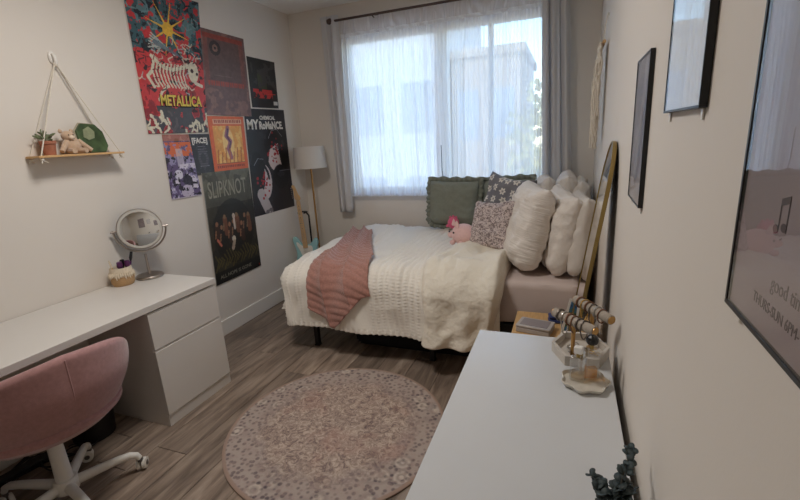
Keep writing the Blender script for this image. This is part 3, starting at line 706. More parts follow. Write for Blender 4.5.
# ------------------------------------------------------------------ nightstand, things on it, arched mirror
ns = empty('nightstand', (0, 0, 0), label='small oak nightstand between the dresser and the bed', cat='nightstand')
NX0, NX1, NY0, NY1 = 2.385, 2.79, 1.74, 2.40
box('top', M_oak, NX0, NX1, NY0, NY1, .478, .50, ns, .003)
box('carcass', M_oak, NX0+.01, NX1-.01, NY0+.01, NY1-.01, .06, .478, ns, .003)
for z0 in (.08, .28): 
    d_ = box('drawer', M_oak, NX0-.006, NX0+.01, NY0+.012, NY1-.012, z0, z0+.19, ns, .003)
    b = bmesh.new(); ellipsoid(b, (NX0-.018, (NY0+NY1)/2, z0+.1), (.012, .012, .012), 12, 8); obj('knob', b, M_brass, d_)
for lx in (NX0+.03, NX1-.03):
    for ly in (NY0+.03, NY1-.03): box('leg', M_oak, lx-.018, lx+.018, ly-.018, ly+.018, 0, .06, ns, .003)
M_silver = mat('silver_plastic', srgb(178, 172, 170), .35)
t = empty('jewellery_box', (2.50, 2.16, .50), R(-12), label='flat grey lidded box on the nightstand', cat='box')
box('body', M_silver, -.085, .085, -.055, .055, 0, .026, t, .004); box('lid', M_silver, -.087, .087, -.057, .057, .028, .04, t, .004)
box('inset_panel', mat('grey_panel', srgb(140, 132, 134), .3), -.07, .07, -.042, .042, .0395, .042, t, .001)
t = empty('blue_case', (2.60, 2.29, .50), R(10), label='small navy blue case behind the grey box on the nightstand', cat='case')
Mb = mat('navy_plastic', srgb(38, 52, 104), .4); box('base', Mb, -.042, .042, -.03, .03, 0, .024, t, .01); box('lid', Mb, -.042, .042, -.03, .03, .025, .045, t, .01)
# framed picture card
t = empty('photo_card', (2.665, 2.12, .50), R(0), label='tilted white bordered picture card behind the jewellery stand', cat='picture')
def leanbox(name, m, x0, x1, z0, z1, y0, y1, rot, par, bev=.001):
    b = bmesh.new(); bx(b, x0, x1, y0, y1, z0, z1)
    for v in b.verts: v.co = rot @ v.co
    return obj(name, b, m, par, True, bev)
rt = Matrix.Rotation(R(12), 3, 'Y') @ Matrix.Rotation(R(-10), 3, 'X')
leanbox('card', mat('white_card', srgb(226, 220, 210), .5), -.045, .045, .0, .19, -.003, .003, rt, t)
def pic_mat(name, cols, scale=22):
    m = bpy.data.materials.new(name); m.use_nodes = True; nt = m.node_tree; N = nt.nodes; L = nt.links; b = N['Principled BSDF']; b.inputs['Roughness'].default_value = .4
    tc = N.new('ShaderNodeTexCoord'); n = N.new('ShaderNodeTexNoise'); n.inputs['Scale'].default_value = scale; L.new(tc.outputs['Object'], n.inputs[0]); cr = N.new('ShaderNodeValToRGB')
    e = cr.color_ramp.elements; e[0].position = .35; e[0].color = cols[0]; e[1].position = .65; e[1].color = cols[-1]
    for i, c in enumerate(cols[1:-1]): k = e.new(.35+.3*(i+1)/(len(cols)-1)); k.color = c
    L.new(n.outputs[0], cr.inputs[0]); L.new(cr.outputs[0], b.inputs['Base Color']); return m
leanbox('print', pic_mat('card_print', [srgb(40, 60, 50), srgb(90, 110, 60), srgb(60, 110, 150), srgb(30, 50, 90)]), -.034, .034, .012, .178, -.0042, -.003, rt, t, 0)
# arched mirror leaning on the wall
t = empty('arched_mirror', (2.664, 1.96, .502), label='gold framed arched mirror leaning against the right wall behind the nightstand clutter', cat='mirror')
def mirror_T(p):      # local: x along y-world, y up the mirror, z out of the glass (towards -x)
    a = R(8.0); 
    return Vector((-p.z*math.cos(a)+p.y*math.sin(a), p.x, p.y*math.cos(a)+p.z*math.sin(a)+.0))
mw, mh = .165, .955
def arch(w, h, y0=0):
    pts = [(-w, y0), (w, y0)]; k = 20
    for i in range(k+1): a = PI*i/k; pts.append((w*math.cos(a), h-w*1.25+w*1.25*math.sin(a)))
    return pts
o1, i1 = arch(mw, mh), arch(mw-.005, mh-.005, .005)
b = bmesh.new()
va = [[b.verts.new(mirror_T(Vector((x, y, z)))) for x, y in pl] for z in (-.006, .009) for pl in (o1, i1)]
n = len(o1)
for k in range(n):
    k2 = (k+1) % n
    b.faces.new((va[0][k], va[0][k2], va[2][k2], va[2][k])); b.faces.new((va[1][k2], va[1][k], va[3][k], va[3][k2])); b.faces.new((va[2][k], va[2][k2], va[3][k2], va[3][k])); b.faces.new((va[0][k2], va[0][k], va[1][k], va[1][k2]))
obj('frame', b, M_gold, t)
b = bmesh.new(); prism(b, i1, .002, .006, mirror_T); obj('glass', b, M_mirror, t, False)
b = bmesh.new(); prism(b, i1, -.007, .0015, mirror_T); obj('backing', b, M_black, t, False)

# ------------------------------------------------------------------ dresser-top things
def marble_mat():
    m = mat('grey_marble', srgb(196, 188, 178), .35, var=.16, vscale=16, detail=8); return m
M_marble = marble_mat(); M_tray = mat('pale_stone', srgb(206, 200, 188), .12, var=.10, vscale=30, coat=.5)
# hexagonal tray with two T-bars
t = empty('jewellery_stand', (2.685, 1.435, .77), label='hexagonal stone tray with two grey bracelet rolls on brass posts', cat='jewellery stand')
hexo = [(-.088, 0), (-.045, -.095), (.055, -.095), (.092, 0), (.05, .095), (-.05, .095)]
hexi = [(x*.88, y*.88) for x, y in hexo]
b = bmesh.new(); prism(b, hexo, 0, .008); obj('tray_base', b, M_marble, t, True, .001)
b = bmesh.new()
for k in range(6):
    k2 = (k+1) % 6
    vs = [b.verts.new((p[0], p[1], z)) for z in (.008, .034) for p in (hexo[k], hexo[k2], hexi[k2], hexi[k])]
    b.faces.new(vs[4:8]); b.faces.new((vs[0], vs[1], vs[5], vs[4])); b.faces.new((vs[2], vs[3], vs[7], vs[6]))
obj('tray_rim', b, M_marble, t)
M_bead = [mat('gold_chain', srgb(206, 170, 100), .3, 1), mat('silver_chain', srgb(190, 186, 180), .3, 1), mat('pewter_band', srgb(110, 102, 96), .4, .8), mat('brown_band', srgb(120, 84, 62), .6)]
M_roll = mat('striped_grey_roll', srgb(164, 154, 142), .8, var=.12, vscale=30, stretch=(1, 6, 1))
rd = random.Random(5)
for (a, c, zz) in (((-.082, -.005, .145), (.037, -.115, .138), 0), ((-.015, .115, .150), (.088, -.03, .143), 0)):
    pa, pc = Vector(a), Vector(c); mid = (pa+pc)/2; dr = (pc-pa).normalized()
    b = bmesh.new(); tube(b, [mid+Vector((0, 0, -mid.z+.008)), mid], .0065, 12); po = obj('post', b, M_brass, t)
    b = bmesh.new(); tube(b, [pa, pa+dr*.002, pc-dr*.002, pc], [.014, .016, .016, .014], 20); rl = obj('roll', b, M_roll, t)
    for e0, e1 in ((pc, pc+dr*.002), (pa-dr*.002, pa)):
        b = bmesh.new(); tube(b, [e0, e1], .0135, 20); obj('end_cap', b, M_brass, rl)
    sx, sy = frame_at(dr)
    for k in range(6):
        q = pa+dr*((pc-pa).length*(.16+.12*k)); mt = M_bead[rd.randrange(4)]; ln_ = rd.uniform(.022, .07) if k % 2 else .018
        b = bmesh.new(); pts_ = []
        for s in range(20):
            an = 2*PI*s/20; v_ = Vector((0, 0, 1))*math.cos(an)*(.0185 if math.cos(an) > 0 else ln_)+dr.cross(Vector((0, 0, 1)))*math.sin(an)*.018
            pts_.append(q+v_+dr*rd.uniform(-.001, .001))
        tube(b, pts_, .0022 if k % 2 else .0035, 6, closed=True); obj('bracelet', b, mt, t)
for k in range(9):     # rings and small pieces lying in the tray
    an = rd.uniform(0, 6.28); rr_ = rd.uniform(.02, .06); b = bmesh.new(); c = Vector((rr_*math.cos(an), rr_*math.sin(an)*1.1, .012))
    tube(b, [c+Vector((math.cos(s*PI/6)*.009, math.sin(s*PI/6)*.009, .002*math.sin(s+k))) for s in range(12)], .0016, 6, closed=True)
    o = obj('ring', b, M_bead[k % 2]); o.location = (2.685, 1.435, .77); tag(o, 'small metal ring lying in the hexagonal stone tray', 'ring', 'rings in the stone tray')
# scalloped glass tray
t = empty('scalloped_tray', (2.697, 1.245, .77), label='scalloped pale glass tray under the perfume bottles', cat='tray')
wob = lambda q: 1+.07*math.cos(q*2*PI*7)
b = bmesh.new(); lathe(b, [(0, 0), (.052, 0), (.060, .004), (.066, .016), (.064, .018), (.058, .008), (0, .006)], 84, wob=wob); obj('dish', b, M_tray, t)
def bottle(loc, w, d, h, liquid, cap, label, kind, rz):
    t = empty('perfume_bottle', loc, R(rz), label=label, cat='bottle')
    b = bmesh.new(); bx(b, -w, w, -d, d, 0, h); obj('glass_body', b, M_bottle, t, True, .004)
    if liquid: box('perfume', liquid, -w+.004, w-.004, -d+.004, d-.004, .006, h*.38, t, .002)
    b = bmesh.new(); lathe(b, [(0, h), (.006, h), (.006, h+.012), (0, h+.012)], 12); obj('neck', b, M_gold, t)
    b = bmesh.new()
    if kind == 'round': ellipsoid(b, (0, 0, h+.028), (.0185, .0185, .017), 10, 7); obj('cap', b, cap, t, False)
    else: bx(b, -.012, .012, -.010, .010, h+.012, h+.034); obj('cap', b, cap, t, True, .003)
M_amber = bpy.data.materials.new('amber_perfume'); M_amber.use_nodes = True; _glass(M_amber, tint=srgb(255, 214, 120), rough=.05)
M_pale = bpy.data.materials.new('pale_perfume'); M_pale.use_nodes = True; _glass(M_pale, tint=srgb(240, 226, 204), rough=.05)
bottle((2.712, 1.268, .778), .021, .013, .098, M_amber, mat('black_facet_cap', srgb(24, 24, 26), .25), 'perfume bottle with amber liquid and a round black cap', 'round', 20)
bottle((2.676, 1.250, .778), .021, .013, .076, M_pale, mat('white_cap', srgb(232, 230, 226), .3), 'clear perfume bottle with a square white cap', 'square', -15)
bottle((2.692, 1.290, .778), .014, .010, .05, M_pale, M_gold, 'small clear perfume bottle with gold cap behind the other two', 'square', 5)
# eucalyptus
t = empty('eucalyptus_vase', (2.72, .69, .77), label='dark green eucalyptus sprigs in a small vase on the dresser', cat='plant')
b = bmesh.new(); lathe(b, [(0, 0), (.028, 0), (.036, .02), (.03, .05), (.014, .07), (.016, .078), (.012, .078), (.01, .06), (0, .05)], 24); obj('vase', b, M_tray, t)
M_euc = mat('eucalyptus_leaf', srgb(58, 70, 72), .6, var=.25, vscale=30, objrand=.35)
M_stem = mat('eucalyptus_stem', srgb(70, 66, 56), .7)
rd = random.Random(2)
leafme = None
def leaf_mesh():
    b = bmesh.new(); n = 10; c = b.verts.new((0, .5, .06)); ring = []
    for k in range(n):
        a = 2*PI*k/n; ring.append(b.verts.new((math.sin(a)*.46, .5-.5*math.cos(a), -.05*math.cos(2*a))))
    for k in range(n): b.faces.new((c, ring[k], ring[(k+1) % n]))
    lo_ = [b.verts.new(v.co-Vector((0, 0, .04))) for v in ring]
    for k in range(n): b.faces.new((ring[k], lo_[k], lo_[(k+1) % n], ring[(k+1) % n]))
    b.faces.new(lo_[::-1])
    me = bpy.data.meshes.new('leaf'); b.normal_update(); b.to_mesh(me); b.free(); me.materials.append(M_euc); me.polygons.foreach_set('use_smooth', [True]*len(me.polygons)); return me
leafme = leaf_mesh()
for tip in ((.040, .120, .130), (.034, .10, .10), (-.018, .10, .07), (-.030, .085, .085), (.038, .06, .09), (.0, .06, .07)):
    tp = Vector(tip); base = Vector((0, 0, .07)); mid = base*.5+tp*.5+Vector((0, -.01, .03))
    pts_ = [base*(1-s)**2+mid*2*s*(1-s)+tp*s*s for s in np.linspace(0, 1, 10)]
    b = bmesh.new(); tube(b, pts_, .0012, 6); st = obj('stem', b, M_stem, t)
    for k in range(2, 10):
        p = pts_[k]; s_ = .025*(1-.05*k)
        for q in (0, 1, 2):
            o = bpy.data.objects.new('leaf', leafme); col.objects.link(o); o.parent = st
            o.location = p; o.scale = (s_, s_, s_); o.rotation_euler = (rd.uniform(-.2, .9), rd.uniform(-.6, .6), rd.uniform(0, 6.28))

# ------------------------------------------------------------------ right wall frames
M_fblack = mat('black_frame', srgb(20, 20, 22), .35)
def photo_frame(name, y0, y1, z0, z1, th_, fw_, content, label, strips=True, tilt=0, matw=0):
    ks = (wall_x((y0+y1)/2*.83)-th_*.83-2.6249)/(W-th_-2.6249); t = empty(name, (wall_x((y0+y1)/2*ks), (y0+y1)/2*ks, 1.5104+((z0+z1)/2-1.5104)*ks), R(-.63), label=label, cat='picture frame'); t.scale = (ks, ks, ks)
    w_, h_ = (y1-y0)/2, (z1-z0)/2
    b = bmesh.new(); xo, xi_ = -th_, -.001
    for (a0, a1, c0, c1) in ((-w_, w_, -h_, -h_+fw_), (-w_, w_, h_-fw_, h_), (-w_, -w_+fw_, -h_+fw_, h_-fw_), (w_-fw_, w_, -h_+fw_, h_-fw_)): bx(b, xo, xi_, a0, a1, c0, c1)
    obj('frame', b, M_fblack, t, True, .0008)
    pr_ = box('print', content, -th_+.004, -th_+.0055, -w_+fw_, w_-fw_, -h_+fw_, h_-fw_, t, 0)
    b = bmesh.new(); bx(b, -th_+.001, -th_+.0022, -w_+fw_, w_-fw_, -h_+fw_, h_-fw_); obj('glass', b, M_glass, t, False)
    if strips:
        for s in ((-w_+.02), (w_-.02)):
            b = bmesh.new(); bx(b, -.004, -.001, s-.006, s+.006, -h_-.018, -h_); obj('adhesive_strip', b, M_trim, t, True, .001)
    return t
M_paper = mat('white_paper', srgb(206, 203, 202), .6); M_mauve = pic_mat('soft_mauve_print', [srgb(170, 160, 164), srgb(128, 118, 124), srgb(150, 142, 146)], 8)
M_dusk = mat('pinkish_grey_print', srgb(150, 136, 138), .6, var=.06, vscale=5)
photo_frame('small_picture_frame', 1.370, 1.630, 1.277, 1.697, .013, .005, M_mauve, 'narrow black picture frame beside the arched mirror, farthest on the right wall')
photo_frame('upper_picture_frame', .838, 1.142, 1.528, 1.93, .013, .005, M_paper, 'black picture frame hung highest, between the narrow frame and the large one')
big = photo_frame('large_picture_frame', .0, .630, 1.282, 2.20, .014, .006, M_dusk, 'large black framed glazed poster at the right edge of the photo')
M_ink = mat('dark_ink', srgb(88, 76, 80), .7)
XF = -.0102
cz_, cy_ = 1.741, .315
TT = lambda y, z: (lambda u, v, w_: Vector((XF-w_, y-cy_-u, z-cz_+v)))
text_mesh('lettering', 'THURS-SUN 6PM-', .0165, M_ink, big, TT(.556, 1.314), .0002, .85)
text_mesh('lettering', 'good times', .022, mat('faint_ink', srgb(110, 98, 100), .7), big, TT(.518, 1.340), .0002, .85)
b = bmesh.new()
def prism_yz(b, pts_, x0=XF-.0004, x1=XF):
    a_ = [b.verts.new((x0, y, z)) for y, z in pts_]; c_ = [b.verts.new((x1, y, z)) for y, z in pts_]
    b.faces.new(a_); b.faces.new(c_[::-1])
    for k in range(len(pts_)): b.faces.new((a_[k], c_[k], c_[(k+1) % len(pts_)], a_[(k+1) % len(pts_)]))
ny, nzz = .528-cy_, 1.400-cz_
for oy in (0, -.017): 
    prism_yz(b, [(ny+oy+.006*math.cos(k*PI/5), nzz+(.004 if oy else 0)+.0045*math.sin(k*PI/5)) for k in range(10)])
    prism_yz(b, [(ny+oy-.0048, nzz), (ny+oy-.0062, nzz), (ny+oy-.0062, nzz+.03), (ny+oy-.0048, nzz+.03)])
prism_yz(b, [(ny-.0048, nzz+.024), (ny-.0048, nzz+.031), (ny-.0232, nzz+.036), (ny-.0232, nzz+.029)])
obj('music_note', b, M_ink, big, False)

# ------------------------------------------------------------------ macrame hanging
t = empty('macrame_hanging', (2.795, 3.0, 1.97), label='cream macrame wall hanging with long fringe in the far right corner', cat='wall hanging')
b = bmesh.new(); tube(b, [(.0, -.10, 0), (.0, .16, 0)], .009, 12); obj('dowel', b, M_wood, t)
b = bmesh.new(); tube(b, [(.0, -.08, 0), (.012, .02, .16), (.0, .14, 0)], .002, 6); obj('cord', b, M_rope, t)
b = bmesh.new(); lathe(b, [(0, 0), (.01, 0), (.01, .008), (0, .01)], 10)
for v in b.verts: v.co = Vector((.024-v.co.z, .02+v.co.x, .16+v.co.y))
obj('wall_hook', b, M_trim, t)
b = bmesh.new(); rd = random.Random(8)
for k in range(30):
    y = -.09+.24*k/29; ln_ = .40+.2*math.sin(PI*k/29); pts_ = []
    for s in range(12):
        q = s/11; pts_.append((-.014-.028*math.sin(q*2.2)*((k*7) % 5)/4+rd.uniform(-.008, .008), y+rd.uniform(-.006, .006)+.008*math.sin(q*16+k), -q*ln_))
    tube(b, pts_, .0048, 5)
obj('fringe', b, M_rope, t)
b = bmesh.new()
for r_ in range(5):
    for k in range(12 if r_ % 2 else 11):
        ellipsoid(b, (-.018, -.085+.02*k+(.01 if r_ % 2 else 0), -.03-r_*.035), (.008, .010, .014), 8, 6)
obj('knots', b, M_rope, t)

# ------------------------------------------------------------------ hanging shelf and things on it
t = empty('hanging_shelf', (0, 1.705, 1.52), label='small wooden shelf hung by white rope from one hook on the left wall', cat='shelf')
SW = .115
box('board', M_wood, .004, SW, -.262, .207, -.006, .006, t, .002)
b = bmesh.new(); tube(b, [(.004, -.012, .525), (.02, -.012, .53), (.03, -.012, .51), (.028, -.012, .485), (.012, -.012, .478)], .008, 10); ellipsoid(b, (.006, -.012, .515), (.008, .018, .034), 14, 10); obj('hook', b, M_trim, t)
for (yy, xx) in ((-.243, .012), (-.243, SW-.012), (.188, .012), (.188, SW-.012)):
    b = bmesh.new(); tube(b, [(.022, -.012, .49), (.02+(xx-.02)*.05, -.012+(yy+.012)*.05, .465), (xx, yy, .006), (xx, yy, -.012)], .0035, 8); rp = obj('rope', b, M_rope, t)
    b = bmesh.new(); ellipsoid(b, (xx, yy, -.014), (.009, .009, .008), 10, 8)
    for q in range(3): tube(b, [(xx, yy, -.016), (xx+rd.uniform(-.01, .02), yy+rd.uniform(-.02, .02), -.032)], .0022, 5)
    obj('knot', b, M_rope, rp)
b = bmesh.new(); ellipsoid(b, (.022, -.012, .478), (.011, .012, .014), 12, 8); obj('rope_knot', b, M_rope, t)
# potted succulent
t = empty('potted_succulent', (.055, 1.535, 1.526), label='small succulent in a terracotta pot on the left of the hanging shelf', cat='plant')
b = bmesh.new(); lathe(b, [(0, 0), (.026, 0), (.034, .058), (.038, .058), (.038, .074), (.033, .074), (.031, .06), (0, .058)], 26); obj('pot', b, mat('terracotta', srgb(168, 108, 84), .8, var=.1, vscale=40), t)
M_succ = mat('succulent_leaf', srgb(104, 112, 82), .55, var=.2, vscale=30)
for k in range(18):
    b = bmesh.new(); an = k*2.4; el = .25+.06*k; ln_ = .052-.001*k
    ellipsoid(b, (0, 0, ln_/2), (.0065, .004, ln_/2), 8, 6)
    mtx = Matrix.Rotation(an, 3, 'Z') @ Matrix.Rotation(PI/2-el if k < 12 else .3, 3, 'Y')
    for v in b.verts: v.co = mtx @ v.co+Vector((-.008*math.sin(k), -.012*(k % 3)*.7, .068+(k % 5)*.008))
    obj('leaf', b, M_succ, t)
b = bmesh.new(); tube(b, [(0, 0, .06), (0, -.02, .10)], .003, 6); obj('stem', b, M_stem, t)
# small plush sloth-like toy, sitting
M_tan = mat('tan_plush', srgb(196, 168, 142), .95, var=.08, vscale=80, bump=.7, bscale=260, sheen=.4)
t = empty('plush_animal', (.055, 1.655, 1.526), label='small tan plush animal slouching in the middle of the hanging shelf', cat='plush toy')
b = bmesh.new(); ellipsoid(b, (0, 0, .036), (.028, .038, .036), 18, 12); obj('body', b, M_tan, t)
b = bmesh.new(); ellipsoid(b, (.008, -.012, .074), (.022, .026, .022), 18, 12); obj('head', b, M_tan, t)
b = bmesh.new(); ellipsoid(b, (.028, -.010, .068), (.008, .012, .009), 12, 8); obj('muzzle', b, mat('light_plush', srgb(222, 204, 182), .95), t)
for s in (-1, 1):
    b = bmesh.new(); tube(b, [(.01, .022*s, .055), (.02, .045*s, .03), (.028, .062*s, .012)], [.011, .010, .009], 8); obj('arm', b, M_tan, t)
    b = bmesh.new(); tube(b, [(.01, .016*s, .014), (.04, .022*s, .012), (.052, .024*s, .012)], [.014, .012, .010], 8); obj('leg', b, M_tan, t)
    b = bmesh.new(); ellipsoid(b, (.0, -.012+.022*s, .095), (.005, .009, .009), 8, 6); obj('ear', b, M_tan, t)
    b = bmesh.new(); ellipsoid(b, (.029, -.012+.009*s, .078), (.002, .0025, .003), 6, 5); obj('eye', b, M_black, t)
t.scale = (1.25, 1.3, 1.3)
# green stone slab: chipped octagon
t = empty('stone_slab', (.045, 1.775, 1.526), label='chipped octagonal green stone slab leaning on the right of the hanging shelf', cat='ornament')
oc = [(-.03, 0), (.045, .0), (.066, .03), (.062, .10), (.035, .135), (-.03, .14), (-.062, .105), (-.066, .04)]
def slabT(p): return Vector((-p.y*.22+p.z+.02, p.x, p.y*.975+.002))
b = bmesh.new(); prism(b, oc, -.006, .006, slabT); obj('slab', b, mat('green_agate', srgb(66, 84, 52), .4, var=.5, vscale=22, detail=6), t, True, .002)
b = bmesh.new(); prism(b, [(x*1.06, .069+(y-.069)*1.06) for x, y in oc], -.012, -.006, slabT); obj('rim', b, mat('stone_rind', srgb(170, 160, 138), .6, var=.1), t, True, .002)
b = bmesh.new(); prism(b, [(-.04, .075), (-.02, .06), (.01, .07), (.02, .10), (.0, .125), (-.03, .11)], .006, .0085, slabT); obj('pale_vein', b, mat('pale_agate', srgb(136, 142, 112), .4, var=.3, vscale=30), t); t.scale = (1.25, 1.2, 1.2)

# ------------------------------------------------------------------ desk-top things
t = empty('vanity_mirror', (.120, 1.90, .73), R(-36), label='round brushed metal vanity mirror on a stand on the desk', cat='mirror')
b = bmesh.new(); lathe(b, [(0, 0), (.078, 0), (.082, .004), (.082, .012), (.076, .018), (.02, .022), (0, .022)], 36); obj('base', b, M_nickel, t)
b = bmesh.new(); tube(b, [(0, 0, .02), (0, 0, .155)], .008, 14); obj('pole', b, M_nickel, t)
MC = .318; MR = .128; 
b = bmesh.new(); tube(b, [(0, (MR+.016)*math.sin(a), MC-(MR+.016)*math.cos(a)) for a in np.linspace(-PI/2-.06, PI/2+.06, 33)], .0055, 10); obj('yoke', b, M_nickel, t)
tl = Matrix.Rotation(R(-6), 3, 'Y')
def disc(name, m, r_, x0, x1, par):
    b = bmesh.new(); lathe(b, [(0, x0), (r_*.985, x0), (r_, x0+(x1-x0)*.3), (r_, x0+(x1-x0)*.7), (r_*.985, x1), (0, x1)], 48)
    for v in b.verts: v.co = tl @ Vector((v.co.z, v.co.x, v.co.y))+Vector((0, 0, MC))
    return obj(name, b, m, par)
rim = disc('mirror_rim', M_nickel, MR, -.011, .011, t)
disc('mirror_glass', M_mirror, MR-.02, .0105, .0125, rim); disc('rear_glass', M_mirror, MR-.02, -.0125, -.0105, rim)
disc('light_ring', mat('frosted_ring', srgb(190, 188, 182), .4), MR-.006, .0108, .0118, rim)
for s in (-1, 1):
    b = bmesh.new(); tube(b, [(0, s*(MR-.002), MC), (0, s*(MR+.03), MC)], .0065, 10); obj('pivot', b, M_nickel, t)
# basket
t = empty('woven_basket', (.085, 1.745, .73), label='small round basket with cream fringe holding makeup on the desk', cat='basket')
M_jute = mat('jute_weave', srgb(186, 150, 108), .9, var=.15, vscale=120, bump=.8, bscale=200, stretch=(1, 1, 5)); M_cream = mat('cream_cotton', srgb(222, 208, 186), .95, var=.08, vscale=80, bump=.7, bscale=300)
b = bmesh.new(); lathe(b, [(0, 0), (.060, 0), (.070, .01), (.073, .03), (.072, .045), (.068, .045), (.066, .012), (0, .006)], 36); obj('base', b, M_jute, t)
b = bmesh.new(); lathe(b, [(.070, .040), (.068, .06), (.066, .088), (.060, .088), (.062, .06), (.064, .040)], 36, wob=lambda q: 1+.015*math.cos(q*2*PI*18)); bd = obj('band', b, M_cream, t)
b = bmesh.new()
for k in range(34):
    a = 2*PI*k/34; z1_ = .035+.02*((k % 4)/3); tube(b, [(.070*math.cos(a), .070*math.sin(a), .066), (.077*math.cos(a), .077*math.sin(a), .052), (.077*math.cos(a+.05), .077*math.sin(a+.05), z1_)], [.005, .006, .003], 6)
obj('fringe', b, M_cream, bd); t.scale = (.88, .88, 1.28)
M_purple = mat('purple_plastic', srgb(84, 38, 84), .4)
def stick(x, y, dx, dy, z1_, r_, m, m2, label, cat):
    z1_ += .035; tt = empty('makeup_brush' if cat == 'brush' else 'makeup_tube', (.085+x, 1.745+y, .738), label=label, cat=cat)
    b = bmesh.new(); tube(b, [(0, 0, 0), (dx*.7, dy*.7, z1_*.7)], r_, 10); obj('handle', b, m, tt)
    b = bmesh.new(); tube(b, [(dx*.7, dy*.7, z1_*.7), (dx*.78, dy*.78, z1_*.8), (dx, dy, z1_)], [r_*.9, r_*1.5, r_*1.2], 10); obj('tip', b, m2, tt)
stick(.02, .02, .01, .05, .15, .006, M_purple, M_black, 'tallest makeup brush with black tip in the basket', 'brush')
stick(0, -.03, 0, -.03, .125, .004, M_wood, M_cream, 'wooden handled makeup brush leaning left in the basket', 'brush')
stick(.02, -.01, .0, -.005, .105, .012, M_purple, M_purple, 'short purple makeup tube at the left in the basket', 'makeup')
stick(-.01, .01, .01, .01, .110, .010, M_black, M_black, 'black makeup tube in the middle of the basket', 'makeup')
stick(.03, .015, .0, .012, .105, .011, M_purple, M_purple, 'purple makeup tube beside the tallest brush in the basket', 'makeup')

# ------------------------------------------------------------------ floor lamp and guitar in the corner
t = empty('floor_lamp', (.21, 3.80, 0), label='gold pole floor lamp with white drum shade in the corner', cat='lamp')
b = bmesh.new(); lathe(b, [(0, 0), (.13, 0), (.13, .018), (.12, .024), (0, .024)], 36); obj('base', b, M_brass, t)
b = bmesh.new(); tube(b, [(0, 0, .02), (0, 0, 1.44)], .0095, 12); obj('pole', b, M_brass, t)
b = bmesh.new(); lathe(b, [(.165, 1.265), (.152, 1.475), (.150, 1.475), (.163, 1.265)], 48); b.faces.ensure_lookup_table(); obj('lamp_shade', b, M_shade, t)
b = bmesh.new(); ellipsoid(b, (0, 0, 1.38), (.03, .03, .042), 16, 10); obj('bulb', b, M_shade, t)
b = bmesh.new(); tube(b, [(-.15, 0, 1.46), (.15, 0, 1.46)], .002, 6); tube(b, [(0, -.15, 1.46), (0, .15, 1.46)], .002, 6); obj('shade_spider', b, M_brass, t)
# electric guitar: local x right, z up along neck, y depth (front = -y)
t = empty('electric_guitar', (.175, 3.64, .20), R(12), label='light blue electric guitar with maple neck standing in the corner', cat='guitar')
t.rotation_euler = (R(-5), R(-5), R(12)); t.scale = (.88, .88, .88)
M_blue = mat('sonic_blue', srgb(150, 196, 200), .25, coat=.4); M_maple = mat('maple', srgb(214, 176, 128), .4, var=.05); M_pg = mat('white_pickguard', srgb(226, 224, 216), .4)
body = [(0, .02), (.09, .0), (.155, .05), (.165, .12), (.135, .19), (.118, .24), (.13, .30), (.155, .36), (.145, .41), (.115, .415), (.085, .37), (.045, .345), (-.04, .345), (-.075, .40), (-.105, .455), (-.14, .45), (-.15, .40), (-.125, .32), (-.118, .25), (-.14, .18), (-.165, .12), (-.15, .04), (-.08, .0)]
def gT(y0): return lambda p: Vector((p.x, y0+p.z, p.y))
def smooth_poly(pl, it=2):
    for _ in range(it):
        q = []
        for k in range(len(pl)):
            a, c = pl[k], pl[(k+1) % len(pl)]; q += [(a[0]*.75+c[0]*.25, a[1]*.75+c[1]*.25), (a[0]*.25+c[0]*.75, a[1]*.25+c[1]*.75)]
        pl = q
    return pl
b = bmesh.new(); prism(b, smooth_poly(body), 0, .042, gT(-.02)); obj('body', b, M_blue, t, True, .006)
pg = [(-.03, .08), (.05, .07), (.11, .10), (.10, .17), (.07, .22), (.09, .33), (.02, .335), (-.04, .33), (-.10, .40), (-.11, .36), (-.07, .28), (-.05, .18)]
b = bmesh.new(); prism(b, smooth_poly(pg), 0, .002, gT(-.0222)); obj('pickguard', b, M_pg, t)
for z_ in (.16, .22, .28): box('pickup', M_pg, -.036, .036, -.028, -.0215, z_-.009, z_+.009, t, .004)
box('bridge', M_nickel, -.04, .04, -.030, -.0215, .10, .125, t, .002)
b = bmesh.new(); prism(b, [(-.028, .31), (.028, .31), (.021, .86), (-.021, .86)], 0, .022, gT(-.035)); obj('neck', b, M_maple, t, True, .004)
b = bmesh.new()
for k in range(21):
    z_ = .86-.648*(1-2**(-k/12)); 
    if z_ > .31: bx(b, -.026, .026, -.0365, -.0348, z_-.001, z_+.001)
obj('frets', b, M_nickel, t)
b = bmesh.new()
for z_, xs_ in ((.80, (0,)), (.755, (0,)), (.71, (0,)), (.665, (0,)), (.60, (-.01, .01)), (.54, (0,))):
    for x_ in xs_: bx(b, x_-.004, x_+.004, -.0358, -.0348, z_-.004, z_+.004)
obj('fret_marker', b, M_black, t)
hs_ = [(-.021, .86), (.021, .86), (.034, .885), (.028, .91), (.012, .93), (-.005, 1.0), (-.02, 1.04), (-.045, 1.045), (-.052, 1.02), (-.035, .99), (-.04, .90)]
b = bmesh.new(); prism(b, smooth_poly(hs_, 1), 0, .014, gT(-.026)); obj('headstock', b, M_maple, t, True, .002)
for k in range(6):
    b = bmesh.new(); z_ = .90+.022*k; tube(b, [(-.038, -.02, z_), (-.058, -.02, z_)], .002, 6); ellipsoid(b, (-.062, -.02, z_), (.007, .004, .006), 8, 6); obj('tuning_peg', b, M_nickel, t)
b = bmesh.new()
for k in range(6): tube(b, [(-.018+.0072*k, -.038, .11), (-.015+.006*k, -.0385, .86), (-.02+.002*k, -.03, .90+.022*k)], .0006, 4)
obj('strings', b, M_nickel, t)
t = empty('guitar_stand', (.13, 3.74, 0), label='black tubular guitar stand holding the guitar neck in the corner', cat='stand')
b = bmesh.new(); tube(b, [(0, .05, .03), (0, .05, .78), (0, .0, .83)], .009, 8); obj('post', b, M_black, t)
